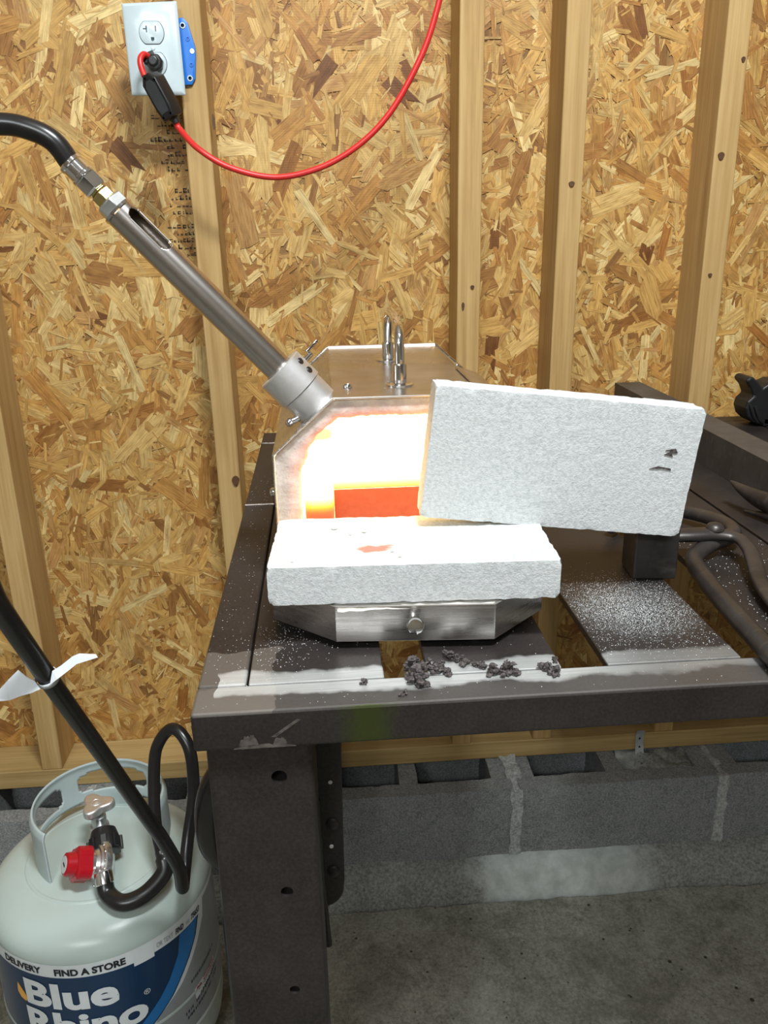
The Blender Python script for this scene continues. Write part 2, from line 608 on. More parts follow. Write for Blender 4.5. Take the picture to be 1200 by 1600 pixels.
def strand_arrays(L, W, ang, cx, cz, off, tilt, col, th=0.0006):
    n = len(L)
    e = rng.uniform(-0.55, 0.55, (n, 6))
    ux = np.stack([-L / 2 + e[:, 0] * W * .5, L / 2 + e[:, 1] * W * .5, L / 2 + e[:, 2] * W * 1.3, L / 2 + e[:, 3] * W * .5,
                   -L / 2 + e[:, 4] * W * .5, -L / 2 + e[:, 5] * W * 1.3], 1)
    j = rng.uniform(0.75, 1.1, (n, 6))
    vz = np.stack([-W / 2 * j[:, 0], -W / 2 * j[:, 1], W * 0.12 * (j[:, 2] - .9) * 6, W / 2 * j[:, 3], W / 2 * j[:, 4], W * .1 * (j[:, 5] - .9) * 6], 1)
    ca, sa = np.cos(ang)[:, None], np.sin(ang)[:, None]
    X = cx[:, None] + ux * ca - vz * sa
    Z = cz[:, None] + ux * sa + vz * ca
    Yf = OSB_Y - off[:, None] - tilt[:, None] * ux
    top = np.stack([X, Yf, Z], 2)
    bot = np.stack([X, Yf + th, Z], 2)
    V = np.concatenate([top, bot], 1).reshape(-1, 3)
    sid = rng.uniform(0, 50, n)[:, None] + 0 * ux
    G = np.stack([ux + sid * 0.37, vz, sid], 2)
    G = np.concatenate([G, G], 1).reshape(-1, 3)
    Cc = np.repeat(col[:, None, :], 12, 1).reshape(-1, 3)
    return V, G, Cc


SF = [(0, 1, 2, 3, 4, 5)] + [(k, 6 + k, 6 + (k + 1) % 6, (k + 1) % 6) for k in range(6)]


def strand_mesh(name, V, G, Cc):
    n = len(V) // 12
    faces = [tuple(i * 12 + k for k in f) for i in range(n) for f in SF]
    me = bpy.data.meshes.new(name)
    me.from_pydata(V.tolist(), [], faces)
    a = me.attributes.new('grain', 'FLOAT_VECTOR', 'POINT')
    a.data.foreach_set('vector', G.astype(np.float32).ravel())
    a = me.attributes.new('Col', 'FLOAT_COLOR', 'POINT')
    a.data.foreach_set('color', np.concatenate([Cc, np.ones((len(Cc), 1))], 1).astype(np.float32).ravel())
    return me


def rnd_cols(n, shift=0):
    c = PC[rng.choice(len(PAL), n, p=PW)]
    return c * rng.uniform(0.82, 1.15, (n, 1))


NB = 52000
L = np.clip(rng.lognormal(np.log(0.062), 0.42, NB), 0.02, 0.15)
W = np.clip(rng.lognormal(np.log(0.0145), 0.50, NB), 0.004, 0.036)
ang = PI / 2 + rng.normal(0, 0.85, NB)
off = rng.uniform(0.0, 0.0022, NB)
cols = rnd_cols(NB)
kind = rng.random(NB)
mid_ = (kind < 0.30)
fin_ = kind > 0.80
L[mid_] = rng.uniform(0.014, 0.045, mid_.sum())
W[mid_] = rng.uniform(0.003, 0.008, mid_.sum())
L[fin_] = rng.uniform(0.006, 0.026, fin_.sum())
W[fin_] = rng.uniform(0.0009, 0.0028, fin_.sum())
off[mid_] = rng.uniform(0.0008, 0.0024, mid_.sum())
off[fin_] = rng.uniform(0.0012, 0.0026, fin_.sum())
cols[fin_] = PC[rng.choice([0, 1, 2, 3, 5], fin_.sum(), p=[.3, .25, .15, .15, .15])] * rng.uniform(.85, 1.15, (fin_.sum(), 1))
cols = cols * 0.80 + np.array([[0.50, 0.30, 0.095]]) * 0.20
V, G, Cc = strand_arrays(L, W, ang, rng.uniform(-1.4, 1.9, NB), rng.uniform(WZ0, 2.15, NB), off, rng.uniform(-.012, .012, NB), cols)
so = link('strand_layer', strand_mesh('strand_layer', V, G, Cc), M['osb'], wall, 0)
so['kind'] = 'stuff'
# the large strands one can pick out
protos = []
for k in range(30):
    l = np.array([rng.uniform(0.055, 0.115)])
    w = np.array([rng.uniform(0.012, 0.026)])
    z0 = np.zeros(1)
    V, G, Cc = strand_arrays(l, w, z0, z0, z0, z0 + OSB_Y, z0, rnd_cols(1), 0.0008)
    me = strand_mesh('wood_strand', V, G, Cc)
    me.materials.append(M['osb'])
    protos.append(me)
STUDX = [-0.550, -0.172, 0.245, 0.407, 0.657, 1.063]
cnt = 0
while cnt < 300:
    x, z = rng.uniform(-0.72, 1.02), rng.uniform(0.27, 1.66)
    if any(abs(x - sx) < 0.04 for sx in STUDX):
        continue
    o = bpy.data.objects.new('wood_strand', protos[cnt % 30])
    COL.objects.link(o)
    o.parent = wall
    o.location = (x, OSB_Y - rng.uniform(0.0017, 0.0024), z)
    o.rotation_euler = (0, -(PI / 2 + rng.normal(0, 0.8)), 0)
    cnt += 1

# studs
for i, sx in enumerate(STUDX):
    w = 0.019
    m = MB()
    nseg = 40
    vs = []
    for k in range(nseg + 1):
        z = 0.251 + (WZ1 - 0.251) * k / nseg
        d = 0.0014 * noise.noise((sx * 9, z * 3, 1)) + 0.0005 * noise.noise((sx * 9, z * 14, 4))
        lean = (-0.004 if i == 1 else 0.0) * (z - 1.2)
        vs += [(sx - w + d + lean, STUD_Y + d, z), (sx + w + d + lean, STUD_Y + d * .6, z), (sx + w + d + lean, OSB_Y, z), (sx - w + d + lean, OSB_Y, z)]
    fs = [(a * 4 + k, a * 4 + (k + 1) % 4, a * 4 + 4 + (k + 1) % 4, a * 4 + 4 + k) for a in range(nseg) for k in range(4)]
    fs += [(0, 1, 2, 3), tuple(nseg * 4 + k for k in range(4))]
    m.add(vs, fs)
    m.build('stud', M['stud'], wall, 30, 0.0018)
# bottom plate
m = MB()
vs = []
nseg = 80
for k in range(nseg + 1):
    x = WX0 + (WX1 - WX0) * k / nseg
    d = 0.0016 * noise.noise((x * 5, 2, 0))
    vs += [(x, STUD_Y - 0.001 + d, 0.213), (x, STUD_Y - 0.001 + d, 0.251 + d), (x, OSB_Y - 0.003, 0.251 + d), (x, OSB_Y - 0.003, 0.213)]
fs = [(a * 4 + k, a * 4 + (k + 1) % 4, a * 4 + 4 + (k + 1) % 4, a * 4 + 4 + k) for a in range(nseg) for k in range(4)]
fs += [(0, 1, 2, 3), tuple(nseg * 4 + k for k in range(4))]
m.add(vs, fs)
m.build('bottom_plate', M['plate'], wall, 30, 0.0018)
# knots and nail holes on the studs
for kx, kz, rx, rz in ((0.649, 1.323, 0.005, 0.0058), (0.408, 1.285, 0.0045, 0.004), (0.251, 1.13, 0.003, 0.003), (0.652, 1.14, 0.003, 0.003),
                       (-0.158, 0.815, 0.006, 0.009), (0.668, 1.46, 0.003, 0.004), (0.236, 1.10, 0.0022, 0.006), (-0.148, 1.38, 0.0018, 0.011)):
    pl = [(kx + rx * math.cos(a) * (1 + .15 * math.sin(3 * a)), STUD_Y - 0.0022, kz + rz * math.sin(a)) for a in np.linspace(0, 2 * PI, 16, endpoint=False)]
    MB().prism(pl, (0, 0.004, 0)).build('knot', M['knot'], wall, 0)
# faded mill stamp printed on the sheet beside the stud
m = MB()
rs = random.Random(3)
for row in range(26):
    z = 1.395 - row * 0.0110
    if row in (8, 9, 14, 20, 21):
        continue
    x = -0.262 + rs.uniform(0, 0.03) + (row * 0.0006)
    while x < -0.194:
        wv = rs.uniform(0.002, 0.007)
        if rs.random() < 0.88:
            hh = rs.uniform(0.003, 0.0075)
            m.box(x, x + wv, OSB_Y - 0.0031, OSB_Y - 0.0022, z, z + hh * 0.35)
            if rs.random() < 0.6:
                m.box(x, x + wv * 0.35, OSB_Y - 0.0031, OSB_Y - 0.0022, z, z + hh)
            if rs.random() < 0.4:
                m.box(x, x + wv, OSB_Y - 0.0031, OSB_Y - 0.0022, z + hh * .75, z + hh)
        x += wv + rs.uniform(0.0012, 0.004)
st = m.build('ink_stamp', M['stampink'], wall, 0)
st['kind'] = 'stuff'

# foundation blocks
BF, BT, BB = 1.277, 0.213, 0.022
fnd = bpy.data.objects.new('wall_foundation', None)
COL.objects.link(fnd)
struct(fnd, 'grey concrete block footing below the stud wall', 'wall')


def rough(m, amp, sc, seed=0):
    m.v = [tuple(Vector(v) + amp * noise.noise_vector(Vector(v) * sc + Vector((seed, 0, 0)))) for v in m.v]
    return m


def gridbox(m, x0, x1, y0, y1, z0, z1, c=0.012):
    """box with its faces split so it can be roughened"""
    def grid(o, A, B):
        na, nb = max(1, int(A.length / c)), max(1, int(B.length / c))
        vs = [o + A * (i / na) + B * (j / nb) for i in range(na + 1) for j in range(nb + 1)]
        m.add(vs, [(i * (nb + 1) + j, (i + 1) * (nb + 1) + j, (i + 1) * (nb + 1) + j + 1, i * (nb + 1) + j + 1) for i in range(na) for j in range(nb)])
    o = Vector((x0, y0, z0))
    X, Y, Z = Vector((x1 - x0, 0, 0)), Vector((0, y1 - y0, 0)), Vector((0, 0, z1 - z0))
    grid(o, X, Z); grid(o + Y, Z, X); grid(o, Z, Y); grid(o + X, Y, Z); grid(o, Y, X); grid(o + Z, X, Y)
    return m


def weld_bm(m, name, mat, parent, smooth=40, bevel=0):
    o = m.build(name, mat, parent, 0)
    bm = bmesh.new()
    bm.from_mesh(o.data)
    bmesh.ops.remove_doubles(bm, verts=bm.verts, dist=1e-5)
    bmesh.ops.recalc_face_normals(bm, faces=bm.faces)
    bm.to_mesh(o.data)
    bm.free()
    if smooth:
        o.data.shade_smooth()
        o.data.set_sharp_from_angle(angle=math.radians(smooth))
    return o


JX = [0.335 + 0.406 * k for k in range(-4, 4)]
for k, jx in enumerate(JX):
    x0, x1 = jx + 0.006, jx + 0.400
    m = MB()
    gridbox(m, x0, x1, BF, BF + 0.034, BB, BT)
    gridbox(m, x0, x1, BF + 0.16, BF + 0.19, BB, BT, 0.03)
    for a, b in ((0, 0.036), (0.1795, 0.2145), (0.358, 0.394)):
        gridbox(m, x0 + a, x0 + b, BF + 0.034, BF + 0.16, BB, BT - 0.001, 0.02)
    # sloping shoulders inside the cores
    rough(m, 0.0022, 60, k)
    weld_bm(m, 'concrete_block', M['block'], fnd, 40)
    # mortar
    m = gridbox(MB(), jx - 0.0105, jx + 0.0105, BF - 0.0035, BF + 0.15, BB, BT - 0.002, 0.008)
    rough(m, 0.0045, 45, 9 + k)
    weld_bm(m, 'mortar_joint', M['mortar'], fnd, 50)
# mortar filled core with the anchor strap, loose mortar on the web
m = gridbox(MB(), 0.56, 0.70, BF + 0.03, BF + 0.16, BT - 0.06, BT - 0.006, 0.008)
rough(m, 0.012, 38, 3)
weld_bm(m, 'mortar_fill', M['cove'], fnd, 60)
m = gridbox(MB(), 0.322, 0.352, BF + 0.030, BF + 0.10, BT - 0.012, BT + 0.005, 0.006)
rough(m, 0.006, 60, 5)
weld_bm(m, 'mortar_lump', M['mortar'], fnd, 60)
# cement cove along the floor and the crack in front of it
m = MB()
prof = lambda x: [(BF + 0.004, 0.062 + 0.006 * noise.noise((x * 7, 1, 0))), (BF - 0.018, 0.056 + 0.008 * noise.noise((x * 9, 2, 0))),
                  (BF - 0.036, 0.034 + 0.007 * noise.noise((x * 8, 3, 0))), (crack_y(x) + crack_w(x) + 0.003, 0.008), (crack_y(x) + crack_w(x), -0.001),
                  (crack_y(x) + crack_w(x), -0.030), (BF + 0.004, -0.030)]
vs = []
for x in CX:
    vs += [(x, y, z) for y, z in prof(x)]
m.add(vs, [(i * 7 + k, i * 7 + (k + 1) % 7, i * 7 + 7 + (k + 1) % 7, i * 7 + 7 + k) for i in range(CN) for k in range(7)] + [tuple(range(7)), tuple(CN * 7 + k for k in range(7))])
m.build('cement_cove', M['cove'], fnd, 60)
# galvanised anchor strap
sp = spline([(0.606, 1.366, 0.262), (0.6065, 1.3705, 0.245), (0.607, 1.369, 0.222), (0.604, 1.352, 0.205), (0.600, 1.330, 0.205), (0.597, 1.305, 0.206)], 5)
m = MB()
for a, b in zip(sp[:-1], sp[1:]):
    t = (b - a)
    nrm = Vector((1, 0, 0)).cross(t).normalized()
    m.obox((a + b) / 2, (0.0085, 0, 0), t * 0.52, nrm * 0.0007)
stp = m.build('anchor_strap', M['strap'], wall, 60)
for q in (sp[6], sp[10], sp[14], sp[18], sp[22]):
    MB().cyl(q + Vector((0, -0.002, 0.002)), q + Vector((0, 0.001, -0.001)), 0.0019, n=10).build('strap_hole_disc', M['forged'], stp, 30)  # dark discs, their colour standing for the shade in the strap's holes

# ================================================================ steel bench
ZT = 0.905
bench = thing('steel_workbench', (0.35, 0.93, 0), 'dark steel workbench with slatted flat-bar top and white ground weld marks', 'workbench')
BX1 = 1.02
# rails
m = MB().box(-0.102, BX1, 0.500, 0.5365, ZT - 0.0305, ZT)
fr = m.build('front_rail', M['bench'], bench, 0, 0.0022)
for x0 in (-0.102, BX1 - 0.036):
    sr = MB().box(x0, x0 + 0.036, 0.5372, 1.345, ZT - 0.038, ZT).build('side_rail', M['bench'], bench, 0, 0.0022)
MB().box(-0.066, BX1 - 0.036, 1.310, 1.345, ZT - 0.038, ZT).build('back_rail', M['bench'], bench, 0, 0.002)
# slats: four inch flat bar
sl = [(-0.0645, 0.0365), (0.0695, 0.1715), (0.2075, 0.3125), (0.3525, 0.4535), (0.4575, 0.7180), (0.722, 0.983)]
for x0, x1 in sl:
    MB().box(x0, x1, 0.5372, 1.3095, ZT - 0.0075, ZT - 0.0002).build('slat', M['bench'], bench, 0, 0.001)
# legs: square tube
for lx, ly in ((-0.0955, 0.508), (BX1 - 0.082, 0.508), (-0.0955, 1.262), (BX1 - 0.082, 1.262)):
    m = MB().box(lx, lx + 0.077, ly, ly + 0.077, 0.006, ZT - 0.0305)
    lg = m.build('leg', M['leg'], bench, 0, 0.005, 3)
    MB().box(lx - 0.02, lx + 0.097, ly - 0.02, ly + 0.097, -0.003, 0.006).build('foot_plate', M['leg'], lg, 0, 0.001)
    if ly < 1 and lx < 0:
        holes = MB()
        for hx, hz, hr in ((-0.0442, 0.8437, 0.0058), (-0.0445, 0.738, 0.0048), (-0.0439, 0.6376, 0.0042)):
            holes.cyl((hx, ly - 0.004, hz), (hx, ly + 0.060, hz), hr, n=24)
        carve(lg, holes)
        # weld spatter and bead where the leg meets the rail
        m = MB()
        pts = [(lx + 0.004 + 0.07 * i / 24, ly - 0.0005 + 0.0012 * noise.noise((i, 0, 0)), ZT - 0.0320 + 0.0015 * noise.noise((i * .7, 3, 0))) for i in range(25)]
        m.tube(pts, [0.0022 + 0.0012 * noise.noise((i * 1.3, 1, 1)) for i in range(25)], 8)
        m.build('weld_bead', M['weld'], lg, 60)
# weld beads across the side rail
for wy in (0.962, 1.272):
    pts = [(-0.1015 + 0.0355 * i / 14, wy + 0.001 * noise.noise((i, wy, 0)), ZT) for i in range(15)]
    MB().tube(pts, 0.0017, 8).build('weld_bead', M['weld'], bench, 60)
# scraped bare spots on the front rail corner
m = MB()
rs = random.Random(11)
for x0, x1, zb_, amp in ((-0.074, -0.030, 0.8752, 0.0035), (-0.070, -0.056, 0.8775, 0.012), (-0.046, -0.036, 0.8775, 0.007)):
    nn = 16
    up = [(x0 + (x1 - x0) * i / nn, 0.4998, zb_ + amp * math.sin(PI * i / nn) ** 0.7 * rs.uniform(0.55, 1.0) + 0.0003) for i in range(nn + 1)]
    m.prism([(x1, 0.4998, zb_), (x0, 0.4998, zb_)] + up, (0, 0.0006, 0))
m.prism([(-0.047, 0.4997, 0.884), (-0.044, 0.4997, 0.8835), (-0.026, 0.4997, 0.8965), (-0.028, 0.4997, 0.8975)], (0, 0.0006, 0))
m.build('scrape_mark', plain('scraped_steel', (0.14, 0.12, 0.11), 0.42, 0.5, 0.6, 160), fr, 0)
# gusset plate behind the front leg with rounded end
pl = [(-0.030, 0.62, 0.872), (0.0035, 0.62, 0.872), (0.0005, 0.62, 0.640)]
for a in np.linspace(0, PI / 2, 8):
    pl.append((-0.0215 + 0.021 * math.cos(a), 0.62, 0.632 - 0.022 * math.sin(a)))
pl.append((-0.060, 0.62, 0.61))
pl.append((-0.060, 0.62, 0.872))
gs = MB().prism(pl, (0, 0.006, 0)).build('gusset_plate', M['leg'], bench, 0, 0.001)
for hx, hz in ((-0.0088, 0.752), (-0.0104, 0.681)):
    MB().cyl((hx, 0.6192, hz), (hx, 0.621, hz), 0.0019, n=12).build('rivet', M['grit'], gs, 0)
for hx, hz in ((-0.0085, 0.706), (-0.0095, 0.652)):
    MB().lathe((hx, 0.6198, hz), (0, -1, 0), [(0, 0.0062), (0.002, 0.0055), (0.0028, 0.003), (0.003, 0.0005)], 16).build('bolt', M['leg'], gs, 40)
tg = thing('steel_rod', (-0.02, 0.60, 0.56), 'thin dark rod with rounded end hanging behind the bench leg', 'rod')
MB().tube(spline([(-0.022, 0.612, 0.74), (-0.021, 0.612, 0.66), (-0.019, 0.612, 0.60), (-0.0175, 0.612, 0.572)], 6), 0.0035, 10).build('rod_body', M['leg'], tg)

# dark rounded thing between bench leg and tank
hs = thing('rounded_handle', (-0.13, 0.80, 0), 'dark rounded grip on a stem between bench leg and gas tank', 'handle')
gp = spline([(-0.128, 0.80, 0.655), (-0.142, 0.80, 0.628), (-0.150, 0.80, 0.59), (-0.151, 0.80, 0.548), (-0.142, 0.80, 0.518), (-0.128, 0.80, 0.505)], 6)
n = len(gp)
MB().tube(gp, [0.009 + 0.011 * math.sin(PI * i / (n - 1)) for i in range(n)], 16).build('grip', M['rubber'], hs)
MB().tube(spline([(-0.132, 0.80, 0.512), (-0.140, 0.80, 0.46), (-0.141, 0.80, 0.36), (-0.139, 0.80, 0.2), (-0.139, 0.80, 0.004)], 6), 0.010, 12).build('stem', M['rubber'], hs)
MB().lathe((-0.139, 0.80, -0.003), (0, 0, 1), [(0, 0.03), (0.006, 0.03), (0.010, 0.012)], 20).build('base', M['leg'], hs)

# white grit on the bench top
gm = MB()
ico = [(1, 0, 0), (-1, 0, 0), (0, 1, 0), (0, -1, 0), (0, 0, 1), (0, 0, -1)]
icf = [(0, 2, 4), (2, 1, 4), (1, 3, 4), (3, 0, 4), (2, 0, 5), (1, 2, 5), (3, 1, 5), (0, 3, 5)]


def on_slat(x, y):
    return y < 0.536 and y > 0.503 or any(a + .001 < x < b - .001 for a, b in sl) or -0.1 < x < -0.068


def grit(x, y, s):
    if on_slat(x, y):
        gm.add([(x + a * s, y + b * s * random.uniform(.6, 1.2), ZT + (c + 1.0) * s * .7) for a, b, c in ico], icf)


for _ in range(7000):
    grit(random.gauss(0.256, 0.030), random.gauss(0.630, 0.030), random.uniform(0.00014, 0.00034))
for _ in range(500):
    grit(random.uniform(0.21, 0.31), random.uniform(0.55, 0.69), random.uniform(0.0002, 0.0005))
for _ in range(350):
    grit(random.gauss(-0.045, 0.02), random.gauss(0.60, 0.03), random.uniform(0.0002, 0.0005))
for _ in range(300):
    grit(random.uniform(-0.1, 0.45), random.uniform(0.505, 0.60), random.uniform(0.0002, 0.00045))
for _ in range(400):
    grit(random.uniform(0.353, 0.453), random.uniform(0.56, 0.80), random.uniform(0.0002, 0.0006))
for _ in range(160):
    grit(random.uniform(-0.1, -0.067), random.uniform(0.56, 1.1), random.uniform(0.0002, 0.00042))
go = gm.build('brick_grit', M['grit'], None, 0, recalc=False)
go['kind'] = 'stuff'
tag(go, 'fine white brick grit scattered over the bench slats', 'grit')

# ================================================================ forge
FX0, FX1, FY0, FY1 = -0.049, 0.202, 0.722, 1.060
OUT = [(FX0, 0.912), (FX0, 1.030), (0.008, 1.081), (0.145, 1.081), (FX1, 1.030), (FX1, 0.912)]
forge = thing('gas_forge', (0.0765, 0.89, ZT), 'octagonal stainless gas forge with white-hot glowing mouth', 'forge')


def inset(poly, d):
    c = Vector((0.0765, 0.995))
    out = []
    n = len(poly)
    for i in range(n):
        a, b, e = Vector(poly[i - 1]), Vector(poly[i]), Vector(poly[(i + 1) % n])
        n1 = Vector((-(b - a).y, (b - a).x)).normalized()
        n2 = Vector((-(e - b).y, (e - b).x)).normalized()
        if n1.dot(c - b) < 0:
            n1 = -n1
        if n2.dot(c - b) < 0:
            n2 = -n2
        s = (n1 + n2)
        out.append(tuple(b + s * (d / (s.dot(n1)))))
    return out


def shell(name, poly, y0, y1, th, mat, parent, back=True):
    inn = inset(poly, th)
    n = len(poly)
    m = MB()
    vs = [(x, y0, z) for x, z in poly] + [(x, y1, z) for x, z in poly] + [(x, y0, z) for x, z in inn] + [(x, y1, z) for x, z in inn]
    fs = []
    for k in range(n):
        k2 = (k + 1) % n
        fs += [(k, k2, n + k2, n + k), (2 * n + k, 3 * n + k, 3 * n + k2, 2 * n + k2), (k, 2 * n + k, 2 * n + k2, k2)]
        fs.append((n + k, n + k2, 3 * n + k2, 3 * n + k))
    if back:
        fs.append(tuple(n + k for k in range(n)))
    m.add(vs, fs)
    return m.build(name, mat, parent, 0, 0.0008)


body = shell('shell', OUT, FY0, FY1, 0.002, M['stain'], forge)
# folded seam along the back rim and front edge
for yy in (FY1 - 0.004,):
    pts = [(x, yy, z + 0.0) for x, z in OUT[1:5]]
    mm = MB()
    for a, b in zip(pts[:-1], pts[1:]):
        mm.cyl(a, b, 0.0022, n=8)
    mm.build('rim_seam', M['stain'], body, 40)
# right-hand drip flange
MB().obox((0.152, 0.800, 1.079), (0.012, 0.0, -0.004), (0, 0.06, 0), (0.0, 0, 0.001)).build('side_flange', M['stain'], body, 0, 0.0005)
for fx in (-0.03, 0.18):
    for fy in (0.76, 1.02):
        MB().box(fx - 0.008, fx + 0.008, fy - 0.01, fy + 0.01, ZT, 0.9135).build('foot', M['stain'], forge, 0, 0.001)

ARCH = [(-0.024, 0.936), (-0.0245, 0.985), (-0.0235, 1.012), (-0.014, 1.036), (-0.001, 1.0505), (0.013, 1.0600), (0.05, 1.0615), (0.10, 1.0605), (0.140, 1.0600),
        (0.157, 1.0505), (0.170, 1.036), (0.177, 1.012), (0.177, 0.985), (0.177, 0.936)]
CEN = (0.0765, 1.0)


def rayhit(poly, a):
    dx, dz = math.cos(a), math.sin(a)
    best = None
    n = len(poly)
    for i in range(n):
        x1, z1 = poly[i][0] - CEN[0], poly[i][1] - CEN[1]
        x2, z2 = poly[(i + 1) % n][0] - CEN[0], poly[(i + 1) % n][1] - CEN[1]
        ex, ez = x2 - x1, z2 - z1
        den = dx * ez - dz * ex
        if abs(den) < 1e-12:
            continue
        t = (x1 * ez - z1 * ex) / den
        s = (x1 * dz - z1 * dx) / den
        if t > 0 and -1e-6 <= s <= 1 + 1e-6:
            best = t if best is None else min(best, t)
    return best


def heat_obj(name, V, F, H, parent, smooth=60, mat='heat'):
    m = MB()
    m.add(V, F)
    o = m.build(name, M[mat], parent, smooth)
    a = o.data.attributes.new('temperature_level', 'FLOAT', 'POINT')
    a.data.foreach_set('value', np.array(H, dtype=np.float32))
    return o


N = 200
INN = inset(OUT, 0.0022)
V, F, Hh = [], [], []
rings = [(0.0, 0.7255, 0.0), (0.25, 0.7275, 0.18), (0.5, 0.7265, 0.36), (0.72, 0.7275, 0.46), (0.9, 0.7285, 0.54), (1.0, 0.7320, 0.62)]
for t, y, h in rings:
    for k in range(N):
        a = 2 * PI * k / N
        ro, ri = rayhit(INN, a), rayhit(ARCH, a)
        ri += 0.0016 * noise.noise((math.cos(a) * 14, math.sin(a) * 14, 2)) + 0.0009 * noise.noise((math.cos(a) * 45, math.sin(a) * 45, 5))
        r = ro + (ri - ro) * t
        x, z = CEN[0] + r * math.cos(a), CEN[1] + r * math.sin(a)
        yy = y + (0.0022 * noise.noise((x * 70, z * 70, 1)) if 0 < t < 1 else 0)
        V.append((x, yy, z))
        Hh.append(h)
for y, dr, h in ((0.742, 0.002, 0.74), (0.765, 0.004, 0.92), (0.84, 0.006, 1.0), (0.94, 0.006, 1.0), (1.035, 0.004, 1.0)):
    for k in range(N):
        a = 2 * PI * k / N
        ri = rayhit(ARCH, a) + dr
        x, z = CEN[0] + ri * math.cos(a), CEN[1] + ri * math.sin(a)
        V.append((x, y, z))
        Hh.append(h if z > 0.955 else h * 0.9)
nr = len(V) // N
for i in range(nr - 1):
    for k in range(N):
        k2 = (k + 1) % N
        F.append((i * N + k, i * N + k2, (i + 1) * N + k2, (i + 1) * N + k))
F.append(tuple((nr - 1) * N + k for k in range(N)))
heat_obj('ceramic_lining', V, F, Hh, forge)
# floor slab inside: red front edge, bright top
gx, gz = 14, 4
V, F, Hh = [], [], []
for i in range(gx + 1):
    for j in range(gz + 1):
        x = 0.0065 + 0.158 * i / gx
        V.append((x, 0.800 + 0.0006 * noise.noise((x * 90, j, 0)), 0.938 + 0.033 * j / gz))
        Hh.append(0.53 + 0.05 * (j / gz))
F += [(i * (gz + 1) + j, (i + 1) * (gz + 1) + j, (i + 1) * (gz + 1) + j + 1, i * (gz + 1) + j + 1) for i in range(gx) for j in range(gz)]
b = len(V)
for y, h in ((0.8002, 0.60), (0.806, 0.76), (0.83, 0.90), (1.03, 1.0)):
    V += [(0.0065, y, 0.9712), (0.1645, y, 0.9712)]
    Hh += [h, h]
F += [(b + 2 * i, b + 2 * i + 1, b + 2 * i + 3, b + 2 * i + 2) for i in range(3)]
c = len(V)
V += [(0.0065, 0.8002, 0.938), (0.0065, 0.8002, 0.971), (0.0065, 1.03, 0.971), (0.0065, 1.03, 0.938)]
Hh += [0.7, 0.8, 1.0, 1.0]
F.append((c, c + 1, c + 2, c + 3))
heat_obj('floor_slab', V, F, Hh, forge, 30, 'heat_shelf')
# hot post at the side of the mouth
V, F, Hh = [], [], []
n = 20
zs = [0.938, 0.950, 0.958, 0.967, 0.976, 0.986, 1.02, 1.030, 1.034]
for iz, z in enumerate(zs):
    for k in range(n):
        a = 2 * PI * k / n
        cx = -0.0085 + 0.0145 * math.copysign(abs(math.cos(a)) ** 0.6, math.cos(a))
        cy = 0.785 + 0.02 * math.copysign(abs(math.sin(a)) ** 0.6, math.sin(a))
        V.append((cx, cy, z))
        Hh.append([0.50, 0.56, 0.64, 0.82, 0.95, 1.0, 1.0, 0.97, 0.82][iz])
F += [(i * n + k, i * n + (k + 1) % n, (i + 1) * n + (k + 1) % n, (i + 1) * n + k) for i in range(len(zs) - 1) for k in range(n)]
F += [tuple(range(n)), tuple((len(zs) - 1) * n + k for k in range(n))]
heat_obj('side_post', V, F, Hh, forge, 60, 'heat_shelf')

# U handle on top, aligned front to back
hp = spline([(0.073, 0.775, 1.081), (0.073, 0.775, 1.112), (0.0732, 0.784, 1.130), (0.0735, 0.815, 1.139), (0.074, 0.890, 1.139), (0.0745, 0.924, 1.130), (0.0748, 0.933, 1.112), (0.0748, 0.933, 1.081)], 6)
hd = MB().tube(hp, 0.0048, 14).build('lid_handle', M['chrome'], forge, 60)
for hx, hy in ((0.073, 0.775), (0.0748, 0.933)):
    MB().lathe((hx, hy, 1.0808), (0, 0, 1), [(0, 0.0090), (0.0018, 0.0090), (0.0024, 0.0068), (0.019, 0.0068), (0.0205, 0.0062), (0.021, 0.004)], 24).build('handle_nut', M['chrome'], hd, 25)
    MB().lathe((hx, hy, 1.0806), (0, 0, 1), [(0, 0.0135), (0.0016, 0.0135), (0.0019, 0.0125)], 24).build('washer', M['chrome'], hd, 30)
# bolts on the shell
for bx, by, bz, nrm in ((-0.0498, 0.733, 0.992, (-1, 0, 0)), (0.152, 0.925, 1.0725, (0.67, 0, 0.74)), (0.023, 0.770, 1.0813, (0, 0, 1))):
    nv = Vector(nrm).normalized()
    MB().lathe((bx, by, bz), nv, [(0, 0.0045), (0.0015, 0.0045), (0.0035, 0.003), (0.004, 0.0005)], 12).build('rivet', M['chrome'], body, 40)

# drop-down door lying on the bench in front of the mouth
door = None
DO = [(-0.050, 0.712), (-0.050, 0.630), (0.002, 0.5835), (0.1275, 0.574), (0.178, 0.622), (0.178, 0.706)]
cx_ = sum(q[0] for q in DO) / 6
cy_ = sum(q[1] for q in DO) / 6
DI = [(cx_ + (x - cx_) * 0.972, cy_ + (y - cy_) * 0.965) for x, y in DO]
m = MB()
n = 6
z0, z1 = 0.9115, 0.9425
vs = [(x, y, z0) for x, y in DO] + [(x, y, z1) for x, y in DO] + [(x, y, z1) for x, y in DI] + [(x, y, z1 - 0.004) for x, y in DI]
fs = [tuple(range(6)), tuple(18 + k for k in range(6))]
for k in range(6):
    k2 = (k + 1) % 6
    fs += [(k, k2, 6 + k2, 6 + k), (6 + k, 6 + k2, 12 + k2, 12 + k), (12 + k, 12 + k2, 18 + k2, 18 + k)]
m.add(vs, fs)
door = m.build('door_tray', M['stain'], forge, 0, 0.0008)
m = MB()
cn = 26
vs, fs = [], []
